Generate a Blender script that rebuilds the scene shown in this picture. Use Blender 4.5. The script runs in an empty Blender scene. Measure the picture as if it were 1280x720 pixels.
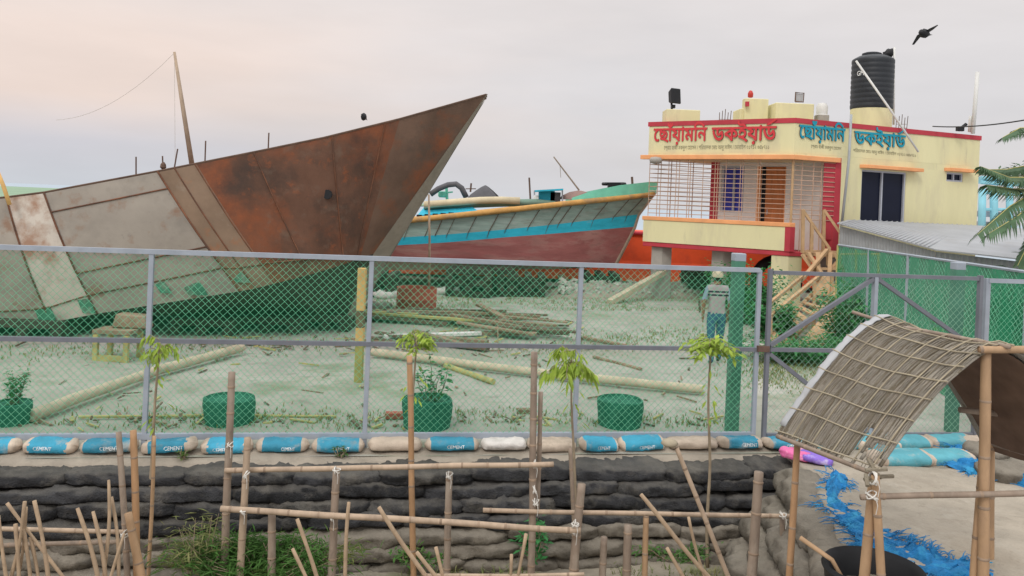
import bpy, bmesh, math, random
from mathutils import Vector, Matrix, noise
random.seed(7)
V = Vector
SC = bpy.context.scene
COL = SC.collection
R = math.radians

# ------------------------------------------------------------------ camera, world, sun, exposure
F = 1000.0; EYE = 2.7; ROLL = math.atan(.0419); PU, PV = 640.0, 254.8
cR, sR = math.cos(ROLL), math.sin(ROLL)
cam_d = bpy.data.cameras.new('camera'); cam = bpy.data.objects.new('camera', cam_d); COL.objects.link(cam)
cam_d.sensor_width = 36; cam_d.lens = 36 * F / 1280
cam_d.shift_y = -(360 - PV) / 1280
cam_d.clip_start = .05; cam_d.clip_end = 20000
cam.matrix_world = Matrix(((cR, -sR, 0, 0), (0, 0, -1, 0), (sR, cR, 0, EYE), (0, 0, 0, 1)))
SC.camera = cam

SUN_EL, SUN_AZ = R(48), R(205)       # azimuth clockwise from +Y
W = bpy.data.worlds.new('World'); SC.world = W; W.use_nodes = True
nt = W.node_tree; nt.nodes.clear()
def wn(t, **k):
    n = nt.nodes.new(t)
    for a, b in k.items(): setattr(n, a, b)
    return n
sky = wn('ShaderNodeTexSky', sky_type='NISHITA'); sky.sun_disc = False
sky.sun_elevation = SUN_EL; sky.sun_rotation = SUN_AZ; sky.dust_density = 5; sky.air_density = 1.5
skym = wn('ShaderNodeVectorMath', operation='SCALE'); skym.inputs['Scale'].default_value = .07
nt.links.new(sky.outputs[0], skym.inputs[0])
tc = wn('ShaderNodeTexCoord'); sep = wn('ShaderNodeSeparateXYZ'); nt.links.new(tc.outputs['Generated'], sep.inputs[0])
def wramp(src, stops):
    r = wn('ShaderNodeValToRGB'); e = r.color_ramp.elements
    while len(e) > 1: e.remove(e[-1])
    for i, (p, c) in enumerate(stops):
        el = e[0] if i == 0 else e.new(p)
        el.position = p; el.color = (*c, 1)
    nt.links.new(src, r.inputs[0]); return r
warm = wramp(sep.outputs['Z'], [(0, (.66, .69, .74)), (.05, (.68, .67, .72)), (.10, (.87, .725, .66)), (.17, (.92, .77, .70)), (.26, (.84, .76, .73)), (.5, (.88, .86, .85)), (1, (.95, .95, .95))])
cool = wramp(sep.outputs['Z'], [(0, (.70, .70, .72)), (.05, (.72, .70, .71)), (.12, (.74, .72, .74)), (.26, (.80, .75, .74)), (.5, (.88, .86, .85)), (1, (.95, .95, .95))])
azr = wn('ShaderNodeMapRange'); azr.inputs['From Min'].default_value = -.45; azr.inputs['From Max'].default_value = .15
cn = wn('ShaderNodeTexNoise'); cn.inputs['Scale'].default_value = 2.2; cn.inputs['Detail'].default_value = 4
mp = wn('ShaderNodeMapping'); mp.inputs['Scale'].default_value = (1, 1, 5)
nt.links.new(tc.outputs['Generated'], mp.inputs[0]); nt.links.new(mp.outputs[0], cn.inputs[0])
cadd = wn('ShaderNodeMath', operation='MULTIPLY_ADD'); cadd.inputs[1].default_value = .7; cadd.inputs[2].default_value = -.35
nt.links.new(cn.outputs[0], cadd.inputs[0])
ax = wn('ShaderNodeMath', operation='ADD'); nt.links.new(sep.outputs['X'], ax.inputs[0]); nt.links.new(cadd.outputs[0], ax.inputs[1])
nt.links.new(ax.outputs[0], azr.inputs['Value'])
cm = wn('ShaderNodeMixRGB'); nt.links.new(azr.outputs[0], cm.inputs[0]); nt.links.new(warm.outputs[0], cm.inputs[1]); nt.links.new(cool.outputs[0], cm.inputs[2])
zb = wn('ShaderNodeMapRange'); zb.inputs['From Min'].default_value = .3; zb.inputs['From Max'].default_value = .9
zb.inputs['To Min'].default_value = 1.0; zb.inputs['To Max'].default_value = 1.75
nt.links.new(sep.outputs['Z'], zb.inputs['Value'])
cs = wn('ShaderNodeVectorMath', operation='SCALE'); nt.links.new(cm.outputs[0], cs.inputs[0])
c2 = wn('ShaderNodeTexNoise'); c2.inputs['Scale'].default_value = 5; c2.inputs['Detail'].default_value = 6; mp2 = wn('ShaderNodeMapping'); mp2.inputs['Scale'].default_value = (1, 1, 4); mp2.inputs['Rotation'].default_value = (.1, .12, 0)
nt.links.new(tc.outputs['Generated'], mp2.inputs[0]); nt.links.new(mp2.outputs[0], c2.inputs[0])
cr = wn('ShaderNodeMapRange'); cr.inputs[1].default_value = .3; cr.inputs[2].default_value = .7; cr.inputs[3].default_value = .955; cr.inputs[4].default_value = 1.045; nt.links.new(c2.outputs[0], cr.inputs[0])
cmu = wn('ShaderNodeMath', operation='MULTIPLY'); nt.links.new(zb.outputs[0], cmu.inputs[0]); nt.links.new(cr.outputs[0], cmu.inputs[1]); nt.links.new(cmu.outputs[0], cs.inputs['Scale'])
mx = wn('ShaderNodeMixRGB'); mx.inputs[0].default_value = .88
nt.links.new(skym.outputs[0], mx.inputs[1]); nt.links.new(cs.outputs[0], mx.inputs[2])
bg = wn('ShaderNodeBackground'); bg.inputs[1].default_value = 1.06
out = wn('ShaderNodeOutputWorld'); nt.links.new(mx.outputs[0], bg.inputs[0]); nt.links.new(bg.outputs[0], out.inputs[0])

sl = bpy.data.lights.new('sun', 'SUN'); sl.energy = 1.1; sl.angle = R(16); sl.color = (1, .95, .88)
so = bpy.data.objects.new('sun', sl); COL.objects.link(so)
sd = V((math.sin(SUN_AZ) * math.cos(SUN_EL), math.cos(SUN_AZ) * math.cos(SUN_EL), math.sin(SUN_EL)))
so.rotation_euler = sd.to_track_quat('Z', 'Y').to_euler()
SC.view_settings.view_transform = 'Standard'; SC.view_settings.look = 'None'
SC.view_settings.exposure = 0.0; SC.view_settings.gamma = 1; SC.view_settings.use_curve_mapping = False
SC.render.engine = 'CYCLES'
SC.cycles.max_bounces = 5; SC.cycles.transparent_max_bounces = 12

# ------------------------------------------------------------------ measuring: photograph pixel (1280x720) <-> metres
def zd(u, v): return -(u - PU) * sR + (v - PV) * cR
def xr(u, v): return (u - PU) * cR + (v - PV) * sR
def P(u, v, Y): return V((Y * xr(u, v) / F, Y, EYE - Y * zd(u, v) / F))
def G(u, v, z=0.0):
    Y = (EYE - z) * F / zd(u, v); return V((Y * xr(u, v) / F, Y, z))
def proj(p):
    a = F * p[0] / p[1]; b = F * (EYE - p[2]) / p[1]
    return PU + a * cR - b * sR, PV + a * sR + b * cR
def solve_u(fn, u, lo, hi):
    s = proj(fn(hi))[0] > proj(fn(lo))[0]
    for _ in range(50):
        m = (lo + hi) / 2
        if (proj(fn(m))[0] < u) == s: lo = m
        else: hi = m
    return (lo + hi) / 2
def lerp(a, b, t): return a + (b - a) * t
def nz(p, s=1.0, seed=0): return noise.noise(V(p) * s + V((seed * 13.7, seed * 7.1, seed * 3.3)))

# ------------------------------------------------------------------ materials
def MAT(name, base, rough=.85, var=.18, scale=4, spots=(), bump=0, bscale=30, metal=0, rnd=0, stretch=None, trans=0, spec=.3):
    m = bpy.data.materials.new(name); m.use_nodes = True; t = m.node_tree; N = t.nodes; L = t.links
    b = N['Principled BSDF']; b.inputs['Roughness'].default_value = rough; b.inputs['Metallic'].default_value = metal
    b.inputs['Specular IOR Level'].default_value = spec
    co = N.new('ShaderNodeTexCoord'); src = co.outputs['Object']
    if stretch:
        mp = N.new('ShaderNodeMapping'); mp.inputs['Scale'].default_value = stretch; L.new(src, mp.inputs[0]); src = mp.outputs[0]
    oi = N.new('ShaderNodeObjectInfo'); off = N.new('ShaderNodeVectorMath'); off.operation = 'MULTIPLY_ADD'
    cx = N.new('ShaderNodeCombineXYZ')
    for i in range(3): L.new(oi.outputs['Random'], cx.inputs[i])
    off.inputs[1].default_value = (37, 19, 53); L.new(cx.outputs[0], off.inputs[0]); L.new(src, off.inputs[2]); src = off.outputs[0]
    def noi(sc, det=5, ro=.6):
        n = N.new('ShaderNodeTexNoise'); n.inputs['Scale'].default_value = sc; n.inputs['Detail'].default_value = det
        n.inputs['Roughness'].default_value = ro; L.new(src, n.inputs[0]); return n.outputs[0]
    def mrange(v, a, bb, c, d):
        r = N.new('ShaderNodeMapRange'); r.inputs[1].default_value = a; r.inputs[2].default_value = bb
        r.inputs[3].default_value = c; r.inputs[4].default_value = d; L.new(v, r.inputs[0]); return r.outputs[0]
    k = mrange(noi(scale), .3, .7, 1 - var, 1 + var)
    if rnd:
        rr = mrange(oi.outputs['Random'], 0, 1, 1 - rnd, 1 + rnd)
        mu = N.new('ShaderNodeMath'); mu.operation = 'MULTIPLY'; L.new(k, mu.inputs[0]); L.new(rr, mu.inputs[1]); k = mu.outputs[0]
    sc_ = N.new('ShaderNodeVectorMath'); sc_.operation = 'SCALE'; sc_.inputs[0].default_value = base; L.new(k, sc_.inputs['Scale'])
    c = sc_.outputs[0]
    for (col, s, lo, hi, amt) in spots:
        f = mrange(noi(s, 6, .65), lo, hi, 0, amt)
        mxx = N.new('ShaderNodeMixRGB'); mxx.inputs[2].default_value = (*col, 1); L.new(f, mxx.inputs[0]); L.new(c, mxx.inputs[1]); c = mxx.outputs[0]
    L.new(c, b.inputs['Base Color'])
    if bump:
        bp = N.new('ShaderNodeBump'); bp.inputs['Strength'].default_value = bump; bp.inputs['Distance'].default_value = .03
        L.new(noi(bscale, 4), bp.inputs['Height']); L.new(bp.outputs[0], b.inputs['Normal'])
    if trans:
        tr = N.new('ShaderNodeBsdfTranslucent'); L.new(c, tr.inputs[0]); ms = N.new('ShaderNodeMixShader'); ms.inputs[0].default_value = trans
        L.new(b.outputs[0], ms.inputs[1]); L.new(tr.outputs[0], ms.inputs[2]); L.new(ms.outputs[0], N['Material Output'].inputs[0])
    return m
def dusty(m, col, amt=.75, lo=.25, hi=.85):
    t = m.node_tree; L = t.links; b = t.nodes['Principled BSDF']; c = b.inputs['Base Color'].links[0].from_socket
    g = t.nodes.new('ShaderNodeNewGeometry'); sx = t.nodes.new('ShaderNodeSeparateXYZ'); L.new(g.outputs['Normal'], sx.inputs[0])
    co = t.nodes.new('ShaderNodeTexCoord'); n = t.nodes.new('ShaderNodeTexNoise'); n.inputs['Scale'].default_value = 7; L.new(co.outputs['Object'], n.inputs[0])
    ad = t.nodes.new('ShaderNodeMath'); ad.operation = 'MULTIPLY_ADD'; ad.inputs[1].default_value = .9; L.new(n.outputs[0], ad.inputs[0]); L.new(sx.outputs['Z'], ad.inputs[2])
    r = t.nodes.new('ShaderNodeMapRange'); r.inputs[1].default_value = lo + .45; r.inputs[2].default_value = hi + .45; r.inputs[4].default_value = amt; L.new(ad.outputs[0], r.inputs[0])
    mx_ = t.nodes.new('ShaderNodeMixRGB'); mx_.inputs[2].default_value = (*col, 1); L.new(r.outputs[0], mx_.inputs[0]); L.new(c, mx_.inputs[1]); L.new(mx_.outputs[0], b.inputs['Base Color'])
    return m
def NETMAT(name, col, alpha):
    m = MAT(name, col, .9, .1, 3); t = m.node_tree
    tr = t.nodes.new('ShaderNodeBsdfTransparent'); ms = t.nodes.new('ShaderNodeMixShader'); ms.inputs[0].default_value = alpha
    t.links.new(tr.outputs[0], ms.inputs[1]); t.links.new(t.nodes['Principled BSDF'].outputs[0], ms.inputs[2])
    t.links.new(ms.outputs[0], t.nodes['Material Output'].inputs[0]); return m

M = {}
M['sand'] = MAT('pale_sand', (.40, .39, .35), .95, .16, 1.2, [((.30, .31, .24), .35, .45, .62, .7), ((.17, .22, .11), .55, .56, .68, .7), ((.19, .185, .15), 3.5, .56, .70, .6), ((.40, .38, .33), 1.7, .56, .68, .6)], .5, 9)
M['sandpath'] = MAT('path_sand', (.37, .325, .265), .95, .14, 2.5, [((.28, .24, .19), 1.4, .48, .66, .7), ((.22, .19, .15), 9, .56, .7, .5), ((.44, .40, .34), 3, .55, .7, .6)], 1.0, 11)
M['mud'] = MAT('wet_mud', (.30, .265, .21), .9, .2, 2, [((.20, .17, .13), 1.5, .48, .65, .7), ((.14, .19, .07), 1.1, .53, .68, .8)], .7, 9)
M['dirt'] = MAT('ledge_dirt', (.33, .29, .24), .95, .2, 3, [((.24, .21, .17), 4, .5, .7, .6)], .8, 12)
M['field'] = MAT('field_green', (.25, .36, .25), 1, .12, .02)
M['river'] = MAT('river_water', (.40, .46, .52), 1, .04, .01, spec=0)
M['grass'] = MAT('grass_blade', (.22, .27, .10), .8, .35, 3, [((.34, .31, .15), 1.3, .5, .66, .8)], trans=.3)
M['weed'] = MAT('weed_leaf', (.085, .20, .045), .7, .35, 5, [((.26, .25, .08), 2.2, .52, .66, .7)], trans=.3)
M['leaf_lime'] = MAT('young_leaf', (.36, .48, .075), .6, .3, 9, [((.20, .36, .07), 6, .5, .65, .6)], trans=.4)
M['leaf_green'] = MAT('green_leaf', (.06, .26, .08), .6, .3, 9, trans=.3)
M['palm'] = MAT('palm_leaf', (.085, .155, .08), .55, .3, 3, [((.20, .22, .12), 2, .55, .7, .5)], trans=.2)
M['bark'] = MAT('grey_bark', (.30, .24, .17), .9, .25, 20, stretch=(1, 1, .3), bump=.4)
M['steel_grey'] = MAT('grey_primer_plate', (.355, .315, .275), .8, .14, .9, [((.24, .215, .19), 1.1, .46, .64, .7), ((.27, .15, .095), 1.9, .56, .70, .75), ((.20, .18, .17), 6, .62, .75, .6)], .25, 3)
M['steel_white'] = MAT('white_primer_plate', (.60, .54, .48), .8, .08, 2, [((.33, .16, .09), 1.3, .50, .64, .8), ((.40, .33, .29), 5, .55, .7, .5)], .2, 3)
M['steel_mix'] = MAT('dull_brown_plate', (.24, .165, .115), .85, .2, 1.3, [((.33, .27, .22), 1.2, .5, .64, .75), ((.36, .14, .06), 2.1, .53, .66, .7)], .25, 4)
M['rust'] = MAT('rust_plate', (.135, .068, .045), .85, .3, 1.1, [((.30, .085, .032), .62, .50, .68, .75), ((.055, .04, .034), .8, .51, .66, .8), ((.17, .12, .09), 2.8, .56, .7, .5), ((.30, .09, .035), 4.5, .58, .72, .6), ((.03, .027, .03), 3.1, .68, .76, .8)], .3, 4)
M['rust_pale'] = MAT('rust_plate_pale', (.15, .092, .066), .85, .25, 1.1, [((.27, .085, .035), 1.0, .52, .66, .7), ((.10, .075, .06), 1.6, .55, .7, .6)], .3, 4)
M['seam_rust'] = MAT('rust_seam', (.19, .085, .05), .9, .4, 3, [((.10, .06, .045), 2.5, .48, .6, .8)])
M['seam_dark'] = MAT('dark_seam', (.12, .075, .055), .9, .3, 5)
M['stem'] = MAT('stem_plate', (.28, .25, .205), .8, .2, 2, [((.12, .085, .06), 2, .52, .68, .6)], .2, 4)
M['hull_bottom'] = MAT('hull_bottom', (.06, .055, .045), .9, .2, 1)  # dark base colour holds the shade under the hulls
M['green_patch'] = MAT('green_paint', (.055, .21, .13), .8, .3, 4, [((.30, .28, .24), 3, .5, .66, .7)])
M['b_grey'] = MAT('weathered_teal_planks', (.255, .345, .315), .8, .2, 3, [((.20, .15, .12), 1.6, .56, .70, .7), ((.36, .38, .36), 4, .5, .7, .5)], .4, 6, stretch=(.4, 1, 3))
M['b_cyan'] = MAT('cyan_paint', (.03, .43, .60), .6, .15, 3, [((.20, .36, .40), 3, .62, .74, .6), ((.18, .12, .10), 2.2, .68, .76, .6)], .2, 6, stretch=(.6, 1, 2))
M['b_red'] = MAT('maroon_bottom_paint', (.34, .125, .12), .8, .18, 2, [((.46, .27, .24), 1.5, .48, .64, .7), ((.20, .08, .075), 3, .55, .7, .6)], .3, 6, stretch=(.4, 1, 2))
M['b_beige'] = MAT('beige_bottom', (.42, .34, .27), .9, .15, 2, [((.30, .19, .15), 2, .52, .66, .6)])
M['b_rail'] = MAT('ochre_rail', (.56, .31, .10), .8, .2, 4, [((.30, .20, .12), 2.5, .52, .66, .7)])
M['b_mint'] = MAT('mint_bulwark', (.20, .62, .46), .7, .12, 3, [((.35, .42, .36), 3, .58, .7, .6)])
M['red_hull'] = MAT('orange_red_hull', (.80, .10, .03), .65, .1, 1.2, [((.52, .07, .035), 1, .5, .7, .6)])
M['cream'] = MAT('cream_wall_paint', (.72, .675, .41), .85, .06, .8, [((.60, .55, .37), .9, .5, .68, .7), ((.40, .37, .28), 2.2, .60, .76, .55)], .12, 25, stretch=(1.6, 1.6, .4))
M['redtrim'] = MAT('red_trim_paint', (.47, .05, .07), .75, .12, 2)
M['orange'] = MAT('orange_trim_paint', (.82, .38, .17), .8, .1, 2, [((.62, .30, .16), 3, .55, .7, .5)])
M['whitewall'] = MAT('white_wall', (.72, .69, .66), .9, .06, 2)
M['concrete'] = MAT('raw_concrete', (.36, .34, .31), .95, .15, 3, bump=.4)
M['signred'] = MAT('sign_red', (.62, .05, .06), .6, .05, 2)
M['signblue'] = MAT('sign_blue', (.01, .30, .42), .6, .05, 2)
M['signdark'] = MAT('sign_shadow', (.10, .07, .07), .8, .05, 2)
M['signgrey'] = MAT('sign_olive', (.24, .22, .13), .8, .05, 2)
M['bluewin'] = MAT('blue_shutter', (.05, .06, .42), .6, .1, 4)
M['door'] = MAT('orange_door_wood', (.48, .17, .06), .6, .2, 3, stretch=(4, 4, .5))
M['bars'] = MAT('window_bar_paint', (.52, .36, .27), .7, .15, 5)
M['glass'] = MAT('dark_glass', (.010, .013, .030), .3, .1, 2, spec=.15)
M['alu'] = MAT('aluminium_frame', (.42, .44, .50), .5, .1, 3)
M['galv'] = MAT('grey_painted_steel', (.33, .37, .43), .6, .10, 5, [((.26, .17, .12), 5, .66, .76, .7), ((.45, .47, .5), 3, .55, .7, .5)])
M['gate'] = MAT('dark_grey_gate_steel', (.17, .18, .21), .6, .12, 5, [((.24, .15, .11), 6, .64, .76, .6)])
M['wire'] = MAT('green_coated_wire', (.13, .42, .26), .6, .1, 2)
M['wire_pale'] = MAT('faded_green_wire', (.22, .42, .30), .6, .1, 2)
M['greennet'] = NETMAT('green_net', (.018, .29, .14), .70)
M['veil'] = NETMAT('green_veil_tint', (.012, .20, .09), .20)  # sheer sheet added to tint the view through the fence green
M['pillar_green'] = MAT('green_pillar_tint', (.085, .235, .165), .8, .15, 3, [((.28, .32, .30), 4, .55, .7, .5)])  # green cast of the mesh in front, put into the concrete post colour
M['tin'] = MAT('corrugated_tin', (.38, .40, .42), .55, .12, 1.5, [((.28, .27, .26), 2, .52, .7, .5)], metal=.25)
M['tinroof'] = MAT('tin_roof', (.37, .385, .41), .6, .1, 1.2, [((.30, .28, .26), 1.5, .55, .7, .5)], metal=.2)
M['stairwood'] = MAT('tan_stair_wood', (.50, .33, .185), .8, .2, 5, stretch=(1, 1, 1), spots=[((.45, .30, .18), 5, .55, .7, .5)])
M['tank'] = MAT('black_tank_plastic', (.022, .026, .032), .5, .15, 2, spec=.4)
M['pvc'] = MAT('white_pvc', (.68, .68, .66), .5, .08, 3)
M['greypipe'] = MAT('grey_pipe', (.38, .41, .43), .6, .1, 3)
M['black'] = MAT('black_plastic', (.014, .015, .018), .5, .2, 3)
M['bird'] = MAT('crow_feathers', (.02, .02, .023), .6, .3, 20)
M['steelblue'] = MAT('pale_blue_paint', (.26, .58, .70), .7, .12, 2)
M['bag_dark'] = MAT('black_sandbag_cloth', (.038, .039, .043), .75, .3, 5, [((.19, .175, .15), 2.0, .52, .70, .7), ((.12, .11, .10), 9, .55, .7, .5)], .8, 60, rnd=.35)
M['bag_mud'] = MAT('muddy_sandbag_cloth', (.155, .137, .112), .85, .3, 4, [((.27, .24, .20), 2.0, .5, .68, .7), ((.07, .065, .06), 3, .56, .7, .6)], .5, 45, rnd=.3)
dusty(M['bag_dark'], (.19, .175, .15), .5, .5, 1.2); dusty(M['bag_mud'], (.27, .24, .195), .6, .4, 1.1)
M['bag_blue'] = MAT('blue_cement_sack', (.045, .30, .45), .6, .18, 5, [((.40, .42, .40), 4, .55, .68, .7), ((.26, .23, .19), 2.5, .56, .70, .7)], .4, 40, rnd=.25)
M['bag_teal'] = MAT('faded_teal_sack', (.11, .37, .44), .65, .15, 4, [((.48, .44, .38), 3, .55, .68, .7)], .3, 40, rnd=.12)
M['bag_beige'] = MAT('beige_woven_sack', (.54, .45, .365), .8, .15, 5, [((.33, .27, .21), 4, .48, .66, .75)], .3, 60, rnd=.12)
M['bag_white'] = MAT('white_woven_sack', (.66, .63, .60), .75, .12, 6, [((.46, .42, .38), 4, .55, .7, .5)], .4, 40)
M['white'] = MAT('white_print', (.78, .80, .80), .7, .1, 8)
M['pink'] = MAT('pink_plastic', (.75, .16, .38), .5, .15, 4, [((.75, .65, .68), 6, .55, .66, .7)])
M['purple'] = MAT('purple_plastic', (.25, .15, .60), .5, .15, 4, [((.65, .6, .7), 9, .55, .66, .6)])
M['tarp'] = MAT('blue_net_cloth', (.018, .20, .47), .7, .3, 9, [((.05, .36, .60), 5, .5, .65, .7)], .8, 30)
M['bam_tan'] = MAT('tan_bamboo', (.43, .28, .165), .65, .2, 8, [((.30, .20, .13), 5, .55, .7, .6)], stretch=(1, 1, .4))
M['bam_orange'] = MAT('orange_bamboo', (.42, .25, .135), .65, .2, 8, [((.28, .18, .11), 5, .55, .7, .6)], stretch=(1, 1, .4))
M['bam_grey'] = MAT('weathered_bamboo', (.27, .21, .165), .75, .2, 9, [((.40, .34, .28), 6, .52, .68, .6), ((.15, .12, .10), 8, .58, .7, .6)], stretch=(1, 1, .4))
M['bam_pale'] = MAT('pale_bamboo', (.42, .32, .235), .75, .2, 9, [((.25, .19, .145), 5, .52, .68, .7)], stretch=(1, 1, .4))
M['bam_node'] = MAT('bamboo_node', (.30, .22, .16), .8, .25, 9)
M['stick'] = MAT('peeled_stick', (.42, .31, .21), .85, .25, 14, [((.25, .18, .125), 7, .5, .66, .7)])
M['twine'] = MAT('white_twine', (.62, .60, .56), .9, .15, 20)
M['mat_out'] = MAT('woven_split_bamboo', (.31, .28, .235), .8, .28, 5, [((.42, .39, .335), 3, .52, .68, .7), ((.15, .125, .09), 6, .54, .7, .7)], .7, 60)
M['mat_dark'] = MAT('mat_slat_dark', (.20, .17, .125), .8, .25, 5, [((.30, .27, .21), 4, .52, .7, .6)], .5, 60)
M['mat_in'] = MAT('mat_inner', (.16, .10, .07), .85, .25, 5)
M['sheet'] = MAT('grey_plastic_sheet', (.42, .43, .45), .5, .12, 3, [((.30, .29, .27), 4, .52, .68, .6)])
M['rib'] = MAT('mat_rib', (.36, .31, .225), .8, .3, 4)
M['pot'] = MAT('green_tub', (.02, .17, .105), .75, .2, 6, [((.07, .28, .18), 9, .5, .66, .6)], .5, 50)
M['soil'] = MAT('pot_soil', (.16, .12, .08), .95, .2, 10)
M['logpale'] = MAT('pale_log', (.56, .48, .36), .85, .15, 4, [((.38, .32, .23), 3, .55, .68, .6), ((.20, .22, .12), 2.5, .64, .74, .6)], .4, 12)
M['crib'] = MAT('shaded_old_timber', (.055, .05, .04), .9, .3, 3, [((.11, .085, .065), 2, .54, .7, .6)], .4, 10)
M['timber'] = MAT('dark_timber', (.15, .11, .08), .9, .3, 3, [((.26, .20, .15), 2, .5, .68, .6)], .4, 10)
M['timber2'] = MAT('brown_timber', (.27, .19, .13), .9, .25, 3, [((.38, .31, .23), 3, .52, .68, .6)], .4, 10)
M['plank'] = MAT('yellow_green_plank', (.46, .42, .17), .85, .2, 4, [((.28, .30, .13), 3, .52, .68, .6)])
M['postyellow'] = MAT('yellow_post_wood', (.72, .45, .17), .8, .15, 4, [((.55, .33, .14), 3, .55, .7, .5)])
M['postdark'] = MAT('post_dark_band', (.16, .11, .07), .9, .3, 8)
M['postgreen'] = MAT('post_mossy', (.38, .36, .12), .9, .2, 6)
M['drum_red'] = MAT('drum_red', (.50, .095, .075), .85, .2, 3, [((.36, .09, .07), 3, .5, .7, .6)])
M['brick'] = MAT('brick_red', (.42, .12, .09), .9, .2, 3, [((.30, .09, .07), 5, .5, .7, .6)], .4, 15)
M['beigepipe'] = MAT('beige_pipe', (.58, .50, .34), .6, .15, 2)
M['greenpipe'] = MAT('green_pipe', (.16, .25, .20), .6, .15, 2)
M['tarpdark'] = MAT('dark_tarp', (.10, .10, .11), .7, .2, 3)
M['tarpred'] = MAT('reddish_tarp', (.26, .17, .15), .8, .2, 3)
M['rubble'] = MAT('white_rubble', (.40, .40, .36), .85, .3, 3, [((.25, .30, .22), 2, .5, .66, .7), ((.45, .16, .12), 4, .66, .74, .7), ((.10, .35, .45), 5, .68, .76, .7)])
M['skin'] = MAT('brown_skin', (.30, .165, .10), .6, .08, 6)
M['shirt'] = MAT('grey_shirt', (.40, .345, .36), .9, .12, 8)
def banded(m, col, bands):
    t = m.node_tree; L = t.links; b = t.nodes['Principled BSDF']; c = b.inputs['Base Color'].links[0].from_socket
    co = t.nodes.new('ShaderNodeTexCoord'); sx = t.nodes.new('ShaderNodeSeparateXYZ'); L.new(co.outputs['Object'], sx.inputs[0])
    for z, w in bands:
        cp = t.nodes.new('ShaderNodeMath'); cp.operation = 'COMPARE'; cp.inputs[1].default_value = z; cp.inputs[2].default_value = w; L.new(sx.outputs['Z'], cp.inputs[0])
        mx_ = t.nodes.new('ShaderNodeMixRGB'); mx_.inputs[2].default_value = (*col, 1); L.new(cp.outputs[0], mx_.inputs[0]); L.new(c, mx_.inputs[1]); c = mx_.outputs[0]
    L.new(c, b.inputs['Base Color'])
banded(M['shirt'], (.04, .04, .06), ((1.235, .016), (1.295, .016)))
M['sleeve'] = MAT('blue_sleeve', (.27, .36, .46), .9, .08, 8)
M['stripe'] = MAT('dark_stripe', (.05, .05, .07), .9, .08, 8)
M['jeans'] = MAT('blue_jeans', (.05, .14, .22), .9, .15, 8)
M['cap'] = MAT('cream_cap', (.62, .55, .40), .9, .08, 8)
M['hair'] = MAT('black_hair', (.02, .018, .016), .8, .2, 20)
M['shoe'] = MAT('dark_sandal', (.05, .04, .035), .8, .2, 8)
M['redlamp'] = MAT('red_lens', (.50, .05, .04), .4, .1, 4)
M['rebar'] = MAT('rusty_rebar', (.14, .09, .07), .9, .2, 8)

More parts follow.
